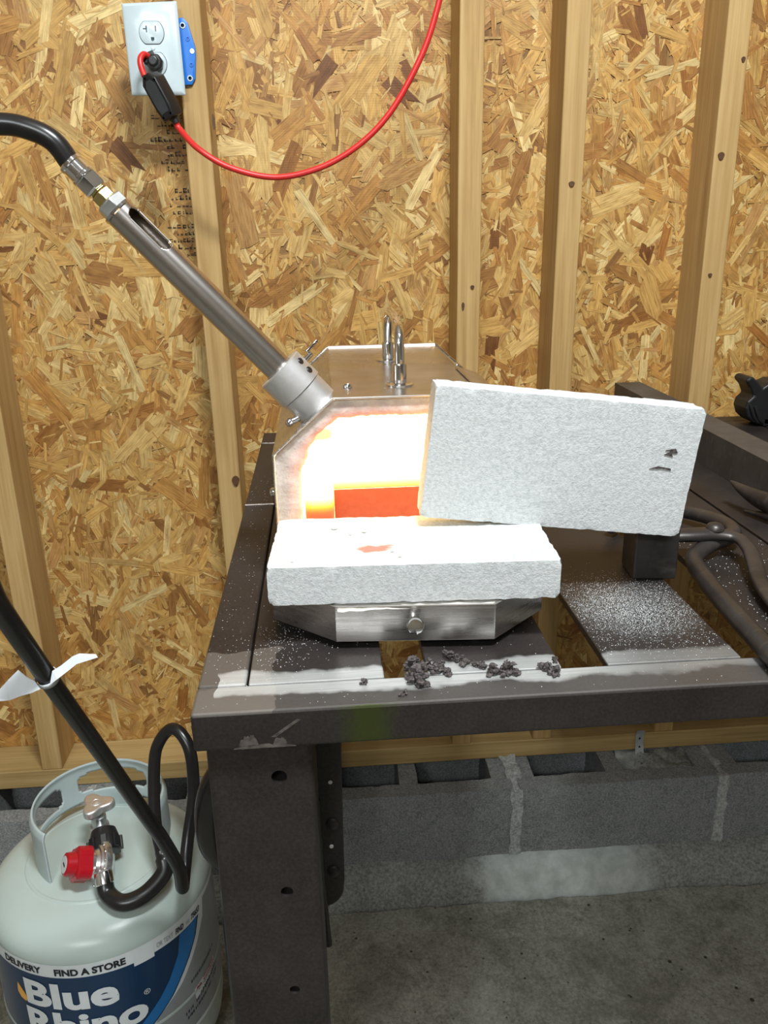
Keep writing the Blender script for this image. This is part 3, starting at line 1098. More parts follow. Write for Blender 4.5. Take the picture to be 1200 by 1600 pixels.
for i in range(cn + 1):
    for j in range(cn + 1):
        u, v = i / cn, j / cn
        y = 0.708 + (0.579 - 0.708) * v
        # half width at this depth
        def lim(side):
            P = [DI[0], DI[1], DI[2]] if side < 0 else [DI[5], DI[4], DI[3]]
            for a, b in zip(P[:-1], P[1:]):
                if b[1] <= y <= a[1]:
                    t = (a[1] - y) / (a[1] - b[1])
                    return a[0] + (b[0] - a[0]) * t
            return P[-1][0]
        xl, xr = lim(-1), lim(1)
        x = xl + (xr - xl) * u
        vs.append((x, y, 0.9405 + 0.0016 * noise.noise((x * 80, y * 80, 0)) + 0.001 * noise.noise((x * 200, y * 200, 3))))
fs = [(i * (cn + 1) + j, (i + 1) * (cn + 1) + j, (i + 1) * (cn + 1) + j + 1, i * (cn + 1) + j + 1) for i in range(cn) for j in range(cn)]
m.add(vs, fs).build('door_lining', M['fibre'], door, 60)
kb = MB()
kb.cyl((0.0635, 0.580, 0.930), (0.0630, 0.566, 0.9315), 0.0032, n=12)
kb.lathe((0.0630, 0.568, 0.9315), (0, -1, 0.12), [(0, 0.0055), (0.0012, 0.0066), (0.0048, 0.0068), (0.0062, 0.006), (0.0068, 0.0035)], 24)
kb.build('door_knob', M['chrome'], door, 40)
MB().cyl((-0.03, 0.715, 0.922), (0.16, 0.711, 0.922), 0.004, n=12).build('hinge_pin', M['stain'], door, 40)
for dx, dy in ((-0.036, 0.66), (0.165, 0.655), (0.02, 0.60), (0.115, 0.595)):
    MB().cyl((dx, dy, ZT - 0.0002), (dx, dy, 0.9118), 0.005, n=12).build('door_stud', M['stain'], door, 40)

# burner collar on the upper left flank of the shell
AX = Vector((-0.6795, 0, 0.7337)).normalized()
BP = Vector((-0.0072, 0.757, 1.0674))
col = MB().lathe(BP, AX, [(-0.004, 0.0215), (0.020, 0.0215), (0.0205, 0.0195), (0.0205, 0.0150), (-0.004, 0.0150)], 40, caps=False).build('burner_flange', M['alu'], forge, 30)
MB().lathe(BP + AX * 0.0206, AX, [(0, 0.0232), (0.0265, 0.0232), (0.0275, 0.0222), (0.0275, 0.0142), (0, 0.0142)], 40, caps=False).build('burner_collar', M['alu'], col, 30)
E1 = Vector((0.7337, 0, 0.6795))
E2 = Vector((0, -1, 0))
for h, a in ((0.040, 62), (0.029, 62)):
    d = E2 * math.cos(math.radians(a)) + E1 * math.sin(math.radians(a))
    q0 = BP + AX * h + d * 0.0225
    MB().lathe(q0, d, [(0, 0.0032), (0.0012, 0.0032), (0.0016, 0.0026)], 14).build('set_screw', M['forged'], col, 30)
d = (E1 * 0.94 - E2 * 0.34).normalized()
q0 = BP + AX * 0.036 + d * 0.022
m = MB().cyl(q0, q0 + d * 0.010, 0.0028, n=12)
m.obox(q0 + d * 0.015 + Vector((-0.003, 0, 0.003)), d * 0.0075, AX * 0.0014, d.cross(AX) * 0.0035)
m.build('thumb_screw', M['chrome'], col, 40, 0.0006)
q0 = BP + AX * 0.004 - E1 * 0.0185 + E2 * 0.008
m = MB().cyl(q0, q0 + Vector((-0.009, -0.004, -0.003)), 0.0032, n=12)
m.ball(q0 + Vector((-0.009, -0.004, -0.003)), 0.0042, 12)
m.build('flange_bolt', M['chrome'], col, 40)

# ================================================================ burner
burner = thing('gas_burner', tuple(BP + AX * 0.018), 'long brushed steel burner tube angled up from the forge collar', 'burner')
TL = 0.2345
m = MB()
na, nl = 128, 300
rt = 0.01335
vs, fs = [], []
s0, s1 = TL - 0.050, TL - 0.006
ac = math.radians(52)
for i in range(nl + 1):
    for k in range(na):
        a = 2 * PI * k / na
        vs.append(BP + AX * (0.012 + (TL - 0.012) * i / nl) + (E2 * math.cos(a) + E1 * math.sin(a)) * rt)
for i in range(nl):
    h = 0.012 + (TL - 0.012) * (i + .5) / nl
    for k in range(na):
        a = 2 * PI * (k + .5) / na
        da = abs((a - ac + PI) % (2 * PI) - PI)
        e = min(h - s0, s1 - h) / 0.006
        hw = 0.50 if e >= 1 else (0.50 * math.sqrt(max(0, 1 - (1 - e) ** 2)) if e > 0 else 0)
        if da < hw:
            continue
        fs.append((i * na + k, i * na + (k + 1) % na, (i + 1) * na + (k + 1) % na, (i + 1) * na + k))
m.add(vs, fs)
tb = m.build('burner_tube', M['tube'], burner, 40, recalc=True)
sd = tb.modifiers.new('wall', 'SOLIDIFY')
sd.thickness = 0.002
sd.offset = -1
MB().cyl(BP + AX * (TL - 0.055), BP + AX * (TL + 0.004), 0.0032, n=14).build('gas_jet', M['brass'], burner, 40)
MB().lathe(BP + AX * (TL - 0.001), AX, [(0, 0.0132), (0.001, 0.0142), (0.0035, 0.0142), (0.0036, 0.0128)], 40).build('end_cap', M['chrome'], burner, 30)
MB().lathe(BP + AX * (TL + 0.002), AX, [(0, 0.0135), (0.0090, 0.0135), (0.0102, 0.012)], 6, 0.3).build('hex_bushing', M['zinc'], burner, 25, 0.0006)
MB().lathe(BP + AX * (TL + 0.0115), AX, [(0, 0.0072), (0.001, 0.0072), (0.001, 0.0098), (0.009, 0.0098), (0.0105, 0.0078), (0.013, 0.0074)], 6, 0.1).build('brass_fitting', M['brass'], burner, 25, 0.0005)

# ================================================================ gas hose
HS = BP + AX * (TL + 0.0235)
hose = thing('gas_hose', (-0.21, 0.875, 0.38), 'long dark rubber gas hose looped from tank regulator up to the burner', 'hose')
MB().lathe(HS, AX, [(0, 0.0098), (0.002, 0.0112), (0.0125, 0.0112), (0.014, 0.0098)], 6, 0.2).build('hex_nut', M['chrome'], hose, 25, 0.0005)
MB().lathe(HS + AX * 0.0135, AX, [(0, 0.0088), (0.001, 0.0105), (0.0030, 0.0105), (0.004, 0.0093), (0.013, 0.0093), (0.014, 0.0101), (0.0165, 0.0101), (0.0175, 0.009)], 24).build('ferrule', M['chrome'], hose, 30)
e = HS + AX * 0.027
top = [tuple(e), (-0.2125, 0.7555, 1.2945), (-0.2300, 0.7555, 1.3040), (-0.2534, 0.755, 1.3082), (-0.30, 0.745, 1.304), (-0.36, 0.69, 1.275), (-0.40, 0.60, 1.22),
       (-0.385, 0.515, 1.155), (-0.315, 0.485, 1.09), (-0.262, 0.500, 1.05)]
low = [(-0.239, 0.529, 1.014), (-0.243, 0.565, 0.964), (-0.238, 0.618, 0.874), (-0.230, 0.685, 0.761), (-0.214, 0.775, 0.596), (-0.209, 0.797, 0.553),
       (-0.201, 0.822, 0.489), (-0.205, 0.845, 0.437), (-0.208, 0.876, 0.430), (-0.205, 0.908, 0.460), (-0.197, 0.935, 0.509), (-0.200, 0.955, 0.566), (-0.223, 0.974, 0.587),
       (-0.248, 0.976, 0.557), (-0.254, 0.960, 0.510), (-0.253, 0.939, 0.464), (-0.246, 0.922, 0.430)]
slv = [(-0.246, 0.922, 0.430), (-0.240, 0.906, 0.412), (-0.256, 0.889, 0.398), (-0.275, 0.878, 0.392), (-0.295, 0.876, 0.391), (-0.314, 0.889, 0.396), (-0.3195, 0.902, 0.412)]
MB().tube(spline(top[:6], 8), 0.0088, 16).build('rubber_hose', M['rubber'], hose, 60)
MB().tube(spline(top[5:] + low, 8), 0.0082, 16).build('rubber_hose', M['rubber'], hose, 60)
MB().tube(spline(slv, 8), [0.0088] * 3 + [0.0115] * 46, 16).build('hose_sleeve', M['rubber'], hose, 60)

# paper tag on the hose
ptag = thing('paper_tag', (-0.238, 0.612, 0.872), 'crumpled white paper tag pinched around the diagonal hose', 'paper tag')
m = MB()
ring = []
hc = Vector((-0.2385, 0.617, 0.8755))
hd_ = Vector((0.001, 0.06, -0.105)).normalized()
sx_ = Vector((0.93, -0.0, 0.36)).normalized()
sy_ = hd_.cross(sx_).normalized()
L1 = [(-0.0280, -0.016, -0.0095), (-0.0215, -0.004, 0.0075), (-0.0165, 0.001, 0.004), (-0.011, -0.009, 0.001), (-0.004, -0.0115, -0.005), (-0.0105, -0.0135, -0.007), (-0.018, -0.0165, -0.0085)]
# left wing and right wing as thin folded sheets around the hose
def wing(ptsA, ptsB, nm):
    mm = MB()
    k = len(ptsA)
    vs = [hc + Vector(q) for q in ptsA] + [hc + Vector(q) for q in ptsB]
    mm.add(vs, [(i, i + 1, k + i + 1, k + i) for i in range(k - 1)])
    o = mm.build(nm, M['paper'], ptag, 0)
    s = o.modifiers.new('th', 'SOLIDIFY')
    s.thickness = 0.0005
    return o
wing([(-0.045, -0.004, -0.014), (-0.028, -0.008, 0.004), (-0.0195, -0.006, 0.0115), (-0.012, -0.009, 0.006), (-0.006, -0.0105, 0.003)],
     [(-0.047, -0.006, -0.017), (-0.028, -0.012, -0.0125), (-0.018, -0.012, -0.009), (-0.009, -0.0125, -0.0065), (-0.002, -0.0125, -0.0035)], 'paper_wing')
wing([(0.0085, -0.009, 0.0105), (0.015, -0.006, 0.0135), (0.024, -0.003, 0.0195), (0.029, -0.001, 0.021), (0.042, 0.001, 0.0185)],
     [(0.0055, -0.011, -0.001), (0.012, -0.010, 0.0035), (0.020, -0.007, 0.0085), (0.027, -0.004, 0.013), (0.044, -0.002, 0.0170)], 'paper_wing')
mm = MB()
mm.lathe(hc - hd_ * 0.003, hd_, [(0, 0.0089), (0.006, 0.0089)], 20, caps=False)
o = mm.build('paper_band', M['paper'], ptag, 60)
s = o.modifiers.new('th', 'SOLIDIFY')
s.thickness = 0.0006
s.offset = 1

# ================================================================ propane tank
TC = Vector((-0.352, 0.990, 0))
TR = 0.155
tank = thing('propane_tank', tuple(TC), 'pale grey propane tank with blue printed label and open collar', 'gas tank')
prof = [(0.018, 0.10), (0.03, 0.118), (0.05, 0.139), (0.075, 0.151), (0.10, TR - 0.0006), (0.185, TR - 0.0006), (0.190, TR + 0.0016), (0.195, TR - 0.0006), (0.335, TR - 0.0006)]
for a in np.linspace(0, 1, 14)[1:]:
    t = a * PI / 2
    prof.append((0.335 + 0.050 * math.sin(t) ** 0.9, (TR - 0.0006) * math.cos(t) ** 0.62 + 0.0005))
MB().lathe(TC, (0, 0, 1), prof, 96).build('tank_body', M['tankpaint'], tank, 50)
MB().lathe(TC + Vector((0, 0, -0.0005)), (0, 0, 1), [(0, 0.105), (0.03, 0.103), (0.03, 0.100), (0, 0.102)], 64, caps=False).build('foot_ring', M['tankpaint'], tank, 40)
# weld ring on the dome
MB().lathe(TC + Vector((0, 0, 0.3775)), (0, 0, 1), [(0, 0.1005), (0.003, 0.099), (0.0035, 0.096), (0.002, 0.093)], 64, caps=False).build('dome_ring', M['tankpaint'], tank, 60)
# collar: open guard ring standing on legs, with hand holes
CC = Vector((-0.345, 1.003, 0))
CR = 0.0925
m = MB()
na = 220
zb, zt_ = 0.372, 0.4625
a0, a1 = math.radians(-24), math.radians(233)     # opening toward the camera


def collar_cut(a, z):
    """True where the sheet is cut away: hand holes and the low sweep between the legs"""
    dg = math.degrees(a)
    for c0, hw, zc, hh in ((162, 20, 0.424, 0.0175), (92, 34, 0.428, 0.0165), (28, 18, 0.424, 0.0175)):
        u, w = (dg - c0) / hw, (z - zc) / hh
        if abs(u) ** 4 + abs(w) ** 4 < 1:
            return True
    if z < 0.398:
        for c0, hw in ((223, 11), (90, 24), (-15, 9)):
            if abs(dg - c0) < hw:
                return False
        return True
    return False


nz = 26
vs, fs = [], []
for i in range(na + 1):
    a = a0 + (a1 - a0) * i / na
    for j in range(nz + 1):
        z = zb + (zt_ - zb) * j / nz
        fl = 0.004 * max(0, (j / nz - 0.9) / 0.1)
        vs.append(CC + Vector(((CR - fl) * math.cos(a), (CR - fl) * math.sin(a), z)))
for i in range(na):
    a = a0 + (a1 - a0) * (i + .5) / na
    for j in range(nz):
        z = zb + (zt_ - zb) * (j + .5) / nz
        if collar_cut(a, z):
            continue
        fs.append((i * (nz + 1) + j, (i + 1) * (nz + 1) + j, (i + 1) * (nz + 1) + j + 1, i * (nz + 1) + j + 1))
m.add(vs, fs)
cl = m.build('collar', M['collarpaint'], tank, 40, recalc=False)
sd = cl.modifiers.new('th', 'SOLIDIFY')
sd.thickness = 0.0028
sd.offset = 0
# valve
vv = MB()
vv.lathe((-0.345, 0.990, 0.375), (0, 0, 1), [(0, 0.018), (0.02, 0.018), (0.022, 0.014), (0.05, 0.013), (0.052, 0.0105), (0.066, 0.0105), (0.068, 0.007), (0.084, 0.007)], 24)
vv.cyl((-0.345, 0.99, 0.415), (-0.331, 0.958, 0.421), 0.0135, n=20)
val = vv.build('valve', M['zinc'], tank, 35)
m = MB()
pl = []
for k in range(90):
    a = 2 * PI * k / 90
    r = 0.0200 + 0.0050 * math.cos(3 * a - 0.6)
    pl.append((-0.345 + r * math.cos(a), 0.990 + r * math.sin(a), 0.4515))
m.prism(pl, (0, 0, 0.0125))
hw = m.build('handwheel', M['alu'], val, 30, 0.003, 3)
MB().lathe((-0.345, 0.990, 0.4638), (0, 0, 1), [(0, 0.0075), (0.0012, 0.0075), (0.0014, 0.0055), (0.0004, 0.0052), (0.0012, 0.004), (0.0016, 0.0005)], 24).build('wheel_hub', M['alu'], hw, 30)

# ---- printed sleeve
def wrap(V2, F2, name, mat, r, parent, cut=0.006):
    bm = bmesh.new()
    bv = [bm.verts.new((x, 0, z)) for x, z in V2]
    for f in F2:
        try:
            bm.faces.new([bv[i] for i in f])
        except ValueError:
            pass
    xs = [q[0] for q in V2]
    x = min(xs) + cut
    while x < max(xs):
        bmesh.ops.bisect_plane(bm, geom=bm.verts[:] + bm.edges[:] + bm.faces[:], plane_co=(x, 0, 0), plane_no=(1, 0, 0), dist=1e-7)
        x += cut
    for v in bm.verts:
        th = v.co.x / TR
        zz = v.co.z
        v.co = Vector((r * math.sin(th), -r * math.cos(th), zz))
    for f in bm.faces:
        f.normal_update()
        c = f.calc_center_median()
        if f.normal.x * c.x + f.normal.y * c.y < 0:
            f.normal_flip()
    me = bpy.data.meshes.new(name)
    bm.to_mesh(me)
    bm.free()
    return link(name, me, mat, parent, 0)


def dome_drop(deg):
    return 0.0


def D2S(deg):
    return math.radians(deg) * TR


def polywrap(pts, name, mat, lift, parent):
    return wrap([(D2S(a), z) for a, z in pts], [tuple(range(len(pts)))], name, mat, TR + lift, parent)


FONT_CACHE = {}


def text2d(body, size, weight=0.0, shear=0.0, sxscale=1.0):
    c = bpy.data.curves.new('txt', 'FONT')
    c.body = body
    c.size = size
    c.offset = weight
    c.shear = shear
    c.resolution_u = 4
    o = bpy.data.objects.new('txt', c)
    COL.objects.link(o)
    dg = bpy.context.evaluated_depsgraph_get()
    me = bpy.data.meshes.new_from_object(o.evaluated_get(dg))
    V2 = [(v.co.x * sxscale, v.co.y) for v in me.vertices]
    F2 = [tuple(p.vertices) for p in me.polygons]
    bpy.data.objects.remove(o)
    bpy.data.curves.remove(c)
    bpy.data.meshes.remove(me)
    return V2, F2


def wtext(body, size, deg, z, mat, lift, parent, weight=0.0, slope=0.0, width=None, shear=0.0, name='lettering'):
    V2, F2 = text2d(body, size, weight, shear)
    x0 = min(q[0] for q in V2)
    w = max(q[0] for q in V2) - x0
    k = (width / w) if width else 1.0
    s0 = D2S(deg)
    V2 = [(s0 + (x - x0) * k, z + y + (x - x0) * k * slope) for x, y in V2]
    return wrap(V2, F2, name, mat, TR + lift, parent)


slv_ = wrap([(D2S(-100), 0.128), (D2S(110), 0.128), (D2S(110), 0.334), (D2S(-100), 0.334)], [(0, 1, 2, 3)], 'label_sleeve', M['label_white'], TR, tank)
# silver side panel
polywrap([(24, 0.135)] + [(34.4, 0.2012 - .002), (50.5, 0.2282), (62.5, 0.2627), (71.5, 0.297), (73, 0.325), (108, 0.325), (108, 0.135)], 'silver_panel', M['label_silver'], 0.00025, slv_)
# navy panel with light blue sweep
navy = [(-72, 0.313), (-20, 0.3135), (10, 0.313), (40, 0.312), (67.5, 0.3095), (63.5, 0.2829), (57, 0.2594), (44.5, 0.2207), (32.5, 0.1942), (18, 0.172), (-10, 0.155), (-72, 0.150)]
polywrap(navy, 'navy_panel', M['navy'], 0.00035, slv_)
sweep = [(52.2, 0.3105), (66, 0.3088), (62.3, 0.2829), (55.8, 0.2594), (43.4, 0.2207), (31.4, 0.1945), (17, 0.173), (12, 0.174), (26.5, 0.2046), (37.0, 0.2308), (43.4, 0.2513), (50.1, 0.2818)]
polywrap(sweep, 'blue_sweep', M['swoosh'], 0.0006, slv_)
polywrap([(27.2, 0.3255), (37.4, 0.3245), (37.3, 0.3065), (27.0, 0.3065)], 'white_patch', M['label_white'], 0.0006, slv_)
TW = 0.0011
wtext('Blue', 0.058, -28.3, 0.2615, M['label_white'], TW, slv_, 0.0021, 0.0, 0.126, 0.0)
wtext('Rhino', 0.058, -30.0, 0.2105, M['label_white'], TW, slv_, 0.0021, 0.02, 0.164, 0.0)
wtext('®', 0.012, 29.6, 0.252, M['label_white'], TW, slv_)
wtext('FIND A STORE', 0.0145, -9.8, 0.3175, M['ink'], 0.0007, slv_, 0.0006, 0.0, D2S(33.3))
wtext('DELIVERY', 0.0145, -39.5, 0.3185, M['ink'], 0.0007, slv_, 0.0006, 0.0, D2S(23))
wtext('OR TEXT', 0.0115, 39.0, 0.3170, M['label_silver'], 0.0007, slv_, 0.0, -0.03, D2S(9.5))
wtext('FIND', 0.0125, 50.0, 0.3155, M['ink'], 0.0007, slv_, 0.0004, -0.03, D2S(5.5), 0.2)
wtext('to', 0.0105, 57.2, 0.3150, M['label_silver'], 0.0007, slv_, 0.0, 0.0, D2S(2.6))
wtext('75653', 0.0125, 61.2, 0.3145, M['ink'], 0.0007, slv_, 0.0004, -0.02, D2S(7.5), 0.2)
# flame lick beside the B
polywrap([(-33.2, 0.288), (-31.4, 0.281), (-29.2, 0.272), (-27.9, 0.262), (-30.0, 0.259), (-32.6, 0.262), (-34.4, 0.270), (-34.2, 0.278)], 'flame_print', M['flame'], 0.0007, slv_)
# safety panel print on the silver side
polywrap([(57.5, 0.196), (78, 0.2045), (78, 0.188), (58.2, 0.1755)], 'white_panel', M['label_white'], 0.0006, slv_)
hp2 = []
for a in np.linspace(0, 2 * PI, 26, endpoint=False):
    hx = 16 * math.sin(a) ** 3 / 17
    hz = (13 * math.cos(a) - 5 * math.cos(2 * a) - 2 * math.cos(3 * a) - math.cos(4 * a)) / 17
    hp2.append((61.3 + hx * 2.3, 0.1915 + hz * 0.0055))
polywrap(hp2, 'heart_print', M['label_red'], 0.0009, slv_)
m = None
rs = random.Random(5)
V2, F2 = [], []
for row, (d0, d1, z, sl_) in enumerate(((50, 84, 0.166, 0.0006), (51, 80, 0.157, 0.0005), (62, 84, 0.176, 0.0005), (56, 80, 0.212, 0.0004))):
    d = d0
    while d < d1:
        w = rs.uniform(0.4, 1.1)
        zz = z + (d - d0) * sl_
        b = len(V2)
        V2 += [(D2S(d), zz), (D2S(d + w), zz), (D2S(d + w + .15), zz + 0.0052), (D2S(d + .15), zz + 0.0052)]
        F2.append((b, b + 1, b + 2, b + 3))
        d += w + rs.uniform(0.3, 1.0)
        if rs.random() < 0.12:
            d += 1.6
fp_ = wrap(V2, F2, 'fine_print', plain('fine_print_ink', (0.05, 0.055, 0.075), 0.5), TR + 0.0007, slv_)
V2, F2 = [], []
for row in range(3):
    d = 65.5
    while d < 76.5:
        w = rs.uniform(0.5, 1.2)
        zz = 0.1965 - row * 0.0048 + (d - 65.5) * 0.00035
        b = len(V2)
        V2 += [(D2S(d), zz), (D2S(d + w), zz), (D2S(d + w), zz + 0.003), (D2S(d), zz + 0.003)]
        F2.append((b, b + 1, b + 2, b + 3))
        d += w + 0.45
wrap(V2, F2, 'red_print', M['label_red'], TR + 0.0009, slv_)['kind'] = 'stuff'
fp_['kind'] = 'stuff'

# ================================================================ regulator
reg = thing('gas_regulator', (-0.333, 0.935, 0.385), 'chrome gas regulator with red knob screwed to the tank valve', 'regulator')
nd = Vector((0.30, -0.86, 0.12)).normalized()
m = MB()
nutc = Vector((-0.332, 0.962, 0.421))
prof = [(-0.016, 0.0125), (-0.014, 0.0165), (-0.004, 0.0195), (0.004, 0.0215), (0.016, 0.0215), (0.019, 0.019), (0.020, 0.012)]
nax = Vector((0.22, -0.80, -0.50)).normalized()
m.lathe(nutc, nax, prof, 40)
m.v = [tuple(nutc + (Vector(v) - nutc) * 1.0) for v in m.v]
nut = m.build('coupling_nut', M['blackplastic'], reg, 35)
mm = MB()
t1 = nax.cross(Vector((0, 0, 1))).normalized()
t2 = nax.cross(t1)
for k in range(8):
    a = 2 * PI * k / 8
    d = t1 * math.cos(a) + t2 * math.sin(a)
    mm.obox(nutc + nax * 0.008 + d * 0.0218, nax * 0.009, d * 0.0022, nax.cross(d) * 0.0045)
mm.build('nut_rib', M['blackplastic'], nut, 0, 0.0012)
rc = Vector((-0.331, 0.930, 0.409))
ra = Vector((-0.74, -0.36, 0.36)).normalized()
m = MB().lathe(rc, ra, [(-0.016, 0.008), (-0.013, 0.018), (-0.006, 0.0250), (-0.0055, 0.0298), (-0.002, 0.0308), (0.002, 0.0308), (0.004, 0.0290), (0.0045, 0.026), (0.007, 0.0240), (0.0075, 0.0205), (0.012, 0.0175), (0.0165, 0.0175), (0.017, 0.012)], 48)
M['regmetal'] = plain('regulator_metal', (0.80, 0.80, 0.81), 0.26, 0.95, 0.05)
rb = m.build('regulator_body', M['regmetal'], reg, 30)
MB().cyl(rc - ra * 0.006, nutc + nax * 0.015, 0.011, n=20).build('inlet_neck', M['zinc'], rb, 40)
t1 = ra.cross(Vector((0, 0, 1))).normalized()
t2 = ra.cross(t1)
mm = MB()
for k in range(16):
    a = 2 * PI * k / 16
    mm.ball(rc + ra * 0.0035 + (t1 * math.cos(a) + t2 * math.sin(a)) * 0.0280, 0.0021, 8)
mm.build('crimp_bead', M['chrome'], rb, 60)
# outlet with ferrule
oc = Vector((-0.3195, 0.902, 0.412))
m = MB().tube(spline([tuple(rc - ra * 0.008 + Vector((0, 0, -0.006))), (-0.3225, 0.913, 0.409), tuple(oc)], 6), 0.0095, 14)
m.build('outlet_pipe', M['zinc'], rb, 50)
od = Vector((0.005, -0.013, -0.016)).normalized()
MB().lathe(oc - od * 0.006, od, [(0, 0.0118), (0.002, 0.0125), (0.015, 0.0125), (0.016, 0.0118)], 24).build('outlet_ferrule', M['chrome'], rb, 30)
# red knob
kc = rc + ra * 0.0165
m = MB()
nk = 80
vs, fs = [], []
prf = [(0.0, 0.012), (0.001, 0.0235), (0.018, 0.0230), (0.0195, 0.0210), (0.0200, 0.0165), (0.0310, 0.0150), (0.0325, 0.0125)]
for h, r in prf:
    for k in range(nk):
        a = 2 * PI * k / nk
        lob = 1.0 + (0.085 * math.copysign(abs(math.cos(4 * a)) ** 0.5, math.cos(4 * a)) if r > 0.017 else 0)
        vs.append(kc + ra * h + (t1 * math.cos(a) + t2 * math.sin(a)) * r * lob)
for i in range(len(prf) - 1):
    for k in range(nk):
        fs.append((i * nk + k, i * nk + (k + 1) % nk, (i + 1) * nk + (k + 1) % nk, (i + 1) * nk + k))
fs += [tuple(range(nk)), tuple((len(prf) - 1) * nk + k for k in range(nk))]
m.add(vs, fs)
kn = m.build('red_knob', M['red_knob'], reg, 35)
MB().lathe(kc + ra * 0.0324, ra, [(0, 0.0110), (0.0004, 0.0110)], 28).build('knob_badge', M['label_white'], kn, 0)
MB().obox(kc + ra * 0.0330, t1 * 0.0045, t2 * 0.0012, ra * 0.0002).build('badge_print', M['ink'], kn, 0)

# ================================================================ firebricks
def firebrick(name, dims, loc, rot, mat, label, seed):
    lx, ly, lz = dims
    m = gridbox(MB(), 0, lx, 0, ly, 0, lz, 0.0036)
    o = weld_bm(m, name, mat, None, 0)
    me = o.data
    for v in me.vertices:
        c = v.co
        d = sorted([min(c.x, lx - c.x), min(c.y, ly - c.y), min(c.z, lz - c.z)])
        nrm = Vector((0, 0, 0))
        for ax, Lm in ((0, lx), (1, ly), (2, lz)):
            if c[ax] < 1e-5:
                nrm[ax] = -1
            elif c[ax] > Lm - 1e-5:
                nrm[ax] = 1
        p = c * 180 + Vector((seed, 0, 0))
        amp = 0.0004 * noise.noise(p) + 0.00022 * noise.noise(p * 2.3)
        nz_ = sum(1 for t in nrm if t)
        if nz_ >= 2:
            amp -= 0.0001 + 0.0015 * max(0, noise.noise(c * 90 + Vector((seed, 3, 1))) - 0.15) + (0.0016 if nz_ == 3 else 0)
        v.co = c + nrm * amp
    me.shade_smooth()
    me.set_sharp_from_angle(angle=math.radians(32))
    o.location = loc
    o.rotation_euler = rot
    tag(o, label, 'firebrick')
    return o


firebrick('firebrick', (0.230, 0.1135, 0.032), (-0.050, 0.5895, 0.9432), (0, 0, -0.048), M['brick_stain'], 'white firebrick lying flat on the forge door with a reddish stain', 1)
ub = firebrick('firebrick', (0.232, 0.032, 0.115), (0.0790, 0.664, 0.9855), (0, 0.119, -0.02), M['brick'], 'white firebrick standing on edge half across the forge mouth', 30)
# scuffs on the standing brick
for pts in (((0.2030, 0.0735), (0.2085, 0.0765), (0.2035, 0.0775), (0.2120, 0.0795), (0.2145, 0.0760), (0.2090, 0.0750), (0.2110, 0.0722)),
            ((0.1925, 0.0600), (0.2000, 0.0628), (0.2110, 0.0618), (0.2120, 0.0600), (0.2030, 0.0612), (0.1960, 0.0605))):
    m = MB().prism([(x, -0.0008, z) for x, z in pts], (0, 0.0015, 0))
    o = m.build('scuff_mark', M['slag'], None, 0)
    o.parent = ub
# crumbs on the flat brick
for cx, cy, s in ((0.005, 0.672, 0.004), (0.018, 0.655, 0.0022), (0.030, 0.660, 0.003), (0.055, 0.600, 0.0018), (-0.03, 0.60, 0.0016), (0.05, 0.612, 0.0018)):
    m = MB().ball((cx, cy, 0.9760 - 0.03 * 0), s * 0.8, 8, 0.35)
    rough(m, s * 0.25, 400, cx * 50)
    o = m.build('brick_crumb', M['fibre'], None, 60)
    tag(o, 'small pale crumb lying on the flat firebrick', 'crumb', 'crumbs on the flat firebrick')

# steel block carrying the right end of the standing brick
sb = thing('steel_block', (0.297, 0.708, ZT), 'square dark steel block propping the standing firebrick', 'steel block')
rz = -0.10
X = Vector((math.cos(rz), math.sin(rz), 0))
Y = Vector((-math.sin(rz), math.cos(rz), 0))
MB().obox((0.3045, 0.7060, ZT + 0.0258), X * 0.0205, Y * 0.0205, Vector((0, 0, 0.0255))).build('block_body', M['forged'], sb, 0, 0.0022, 3)

# ================================================================ tongs and bars on the bench
tongs = thing('blacksmith_tongs', (0.385, 0.739, ZT), 'riveted dark iron tongs with long curved reins beside the steel block', 'tongs')
zt2 = ZT + 0.010
a_ = spline([(0.300, 0.800, zt2), (0.345, 0.845, zt2), (0.385, 0.842, zt2 + .002), (0.408, 0.815, zt2 + .004), (0.4175, 0.780, zt2 + .006), (0.410, 0.752, zt2 + .006), (0.385, 0.739, zt2 + .004), (0.362, 0.724, zt2), (0.349, 0.705, zt2 - .001),
             (0.341, 0.668, zt2 - .001), (0.335, 0.62, zt2 - .001), (0.330, 0.56, zt2 - .001), (0.3255, 0.50, zt2), (0.322, 0.44, zt2)], 7)
n = len(a_)
MB().tube(a_, [0.0062 + 0.0022 * min(1, i / 40) for i in range(n)], 12).build('rein', M['forged'], tongs, 60)
b_ = spline([(0.302, 0.752, zt2 + .012), (0.325, 0.744, zt2 + .012), (0.355, 0.7385, zt2 + .013), (0.385, 0.737, zt2 + .013), (0.402, 0.727, zt2 + .012), (0.4035, 0.706, zt2 + .008), (0.396, 0.680, zt2 + .004), (0.386, 0.65, zt2), (0.3765, 0.61, zt2 - .001),
             (0.369, 0.55, zt2 - .001), (0.364, 0.48, zt2), (0.361, 0.43, zt2)], 7)
n = len(b_)
MB().tube(b_, [0.0112 if i < 18 else max(0.0080, 0.0112 - 0.0004 * (i - 18)) for i in range(n)], 16, flat=0.60, upv=(0, 0, 1)).build('rein', M['forged'], tongs, 60)
MB().lathe((0.383, 0.738, zt2 + 0.0180), (0, 0, 1), [(0, 0.0092), (0.0025, 0.0090), (0.0055, 0.0066), (0.0070, 0.0028), (0.0073, 0.0004)], 24).build('rivet', M['forged'], tongs, 60)

